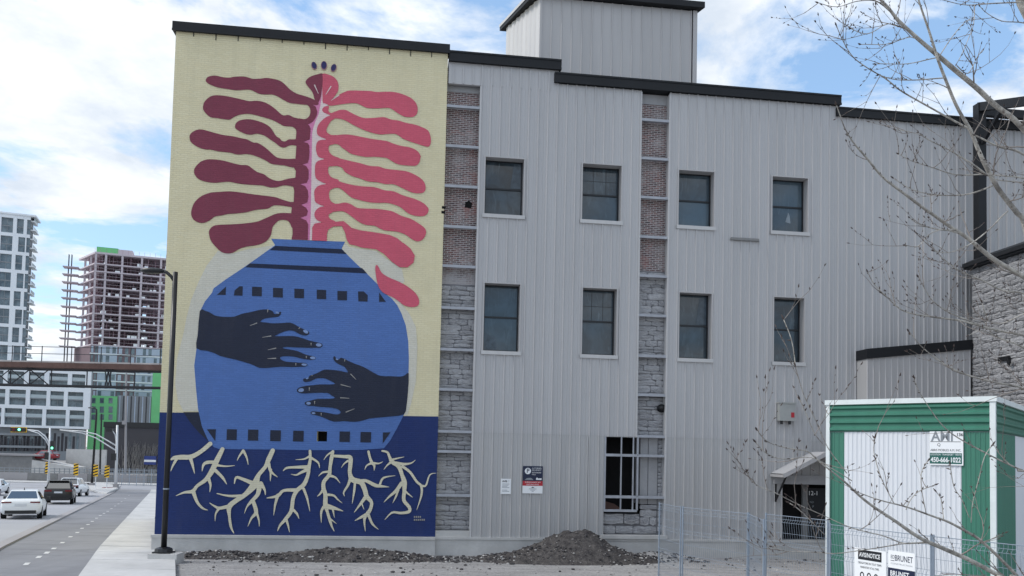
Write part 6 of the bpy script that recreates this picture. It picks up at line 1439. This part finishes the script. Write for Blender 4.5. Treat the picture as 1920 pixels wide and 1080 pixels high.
limb(mi([(1000,650,16),(880,600,0),(790,560,0),(700,500,0),(650,440,0),(608,365,5)]), 6.75, 6.2, twigs=1.4); limb(mi([(1230,775,18),(1080,710,0),(970,660,0),(880,690,5)]), 6.9, 6.6, 1.45); limb(mi([(1210,560,14),(1080,620,0),(1000,600,0),(960,510,4)]), 6.9, 6.7, 1.55)
limb(mi([(1240,985,22),(1200,980,20),(1040,960,18),(900,920,16),(780,870,13),(700,820,11),(620,750,8),(550,665,4)]), 6.6, 5.8, 1.3, twigs=1.0)
limb(lo([(1230,1115,46),(1160,1080,44),(1000,1000,42),(850,930,40),(720,870,36),(600,800,32),(480,720,28),(340,610,22),(250,530,18),(130,430,14)])+[(1517,847,4),(1482,840,3.4),(1452,832,2.8),(1435,822,2.2),(1422,806,1.3)], 6.2, 5.0, 1.05, twigs=.9)
limb(lo([(1290,1120,34),(1255,1080,32),(1150,970,28),(1050,880,26),(960,820,24),(850,760,20),(700,710,16),(560,665,13),(440,625,10),(320,590,7)]), 6.3, 5.4, 1.0, twigs=1.4)
limb(lo([(760,890,16),(620,890,13),(480,910,11),(350,930,9),(200,955,8),(0,940,6)])+[(1468,1030,1.6),(1445,1024,1.0)], 5.9, 5.2, twigs=.8)
limb(lo([(740,885,14),(600,890,12),(480,850,10),(300,800,9),(150,740,8)])+[(1520,957,2.6),(1493,944,2.3),(1455,925,2.0),(1425,913,1.8),(1410,900,1.5),(1403,884,1.1)], 5.9, 5.1, twigs=.8)
limb(lo([(1330,480,18),(1296,470,16),(1150,410,14),(1000,340,13),(880,260,11),(800,190,9),(740,110,7),(680,0,5),(660,-60,3)]), 6.7, 6.2, 1.4, twigs=.9)
limb(lo([(990,770,7),(1000,650,6),(1030,520,5),(1060,400,4),(1105,330,3)]), 5.9, 5.8, twigs=.6); limb(lo([(545,660,9),(500,570,7),(460,490,6),(420,370,5),(425,290,4)]), 5.6, 5.6, twigs=1.0); limb(lo([(840,755,9),(830,680,8),(820,630,7),(795,595,4)]), 5.8, 5.8, twigs=.6)
limb(lo([(730,720,7),(710,600,6),(710,480,5),(745,415,3)]), 5.7, 5.7, twigs=.8); limb(lo([(610,700,7),(640,640,6),(690,590,5),(780,555,3)]), 5.7, 5.7, twigs=1.0); limb(lo([(980,740,8),(940,640,7),(890,560,6),(870,440,4)]), 5.9, 5.8, twigs=1.0); limb(lo([(150,330,8),(90,260,7),(40,150,5),(0,60,4)]), 5.3, 5.2, twigs=.7)
limb([(1545,1000,2.2),(1520,975,1.8),(1497,955,1.4),(1480,945,1.1)], 5.2, 5.1, twigs=.8); limb([(1600,905,2.6),(1560,880,2.2),(1520,858,2),(1470,861,1.7),(1440,850,1.5),(1420,830,1)], 5.3, 5.0, twigs=.8); limb([(1590,890,2.2),(1555,840,2),(1530,790,1.6),(1505,740,1.3),(1490,690,1)], 5.4, 5.2, twigs=.8); limb([(1490,690,1.8),(1482,640,1.5),(1470,600,1)], 5.2, 5.2, twigs=.5)
t1 = TW.build('twigs', 'twig_bark', tree, True); t1['kind'] = 'stuff'; b1 = BUD.build('buds', 'bud', tree, True); b1['kind'] = 'stuff'
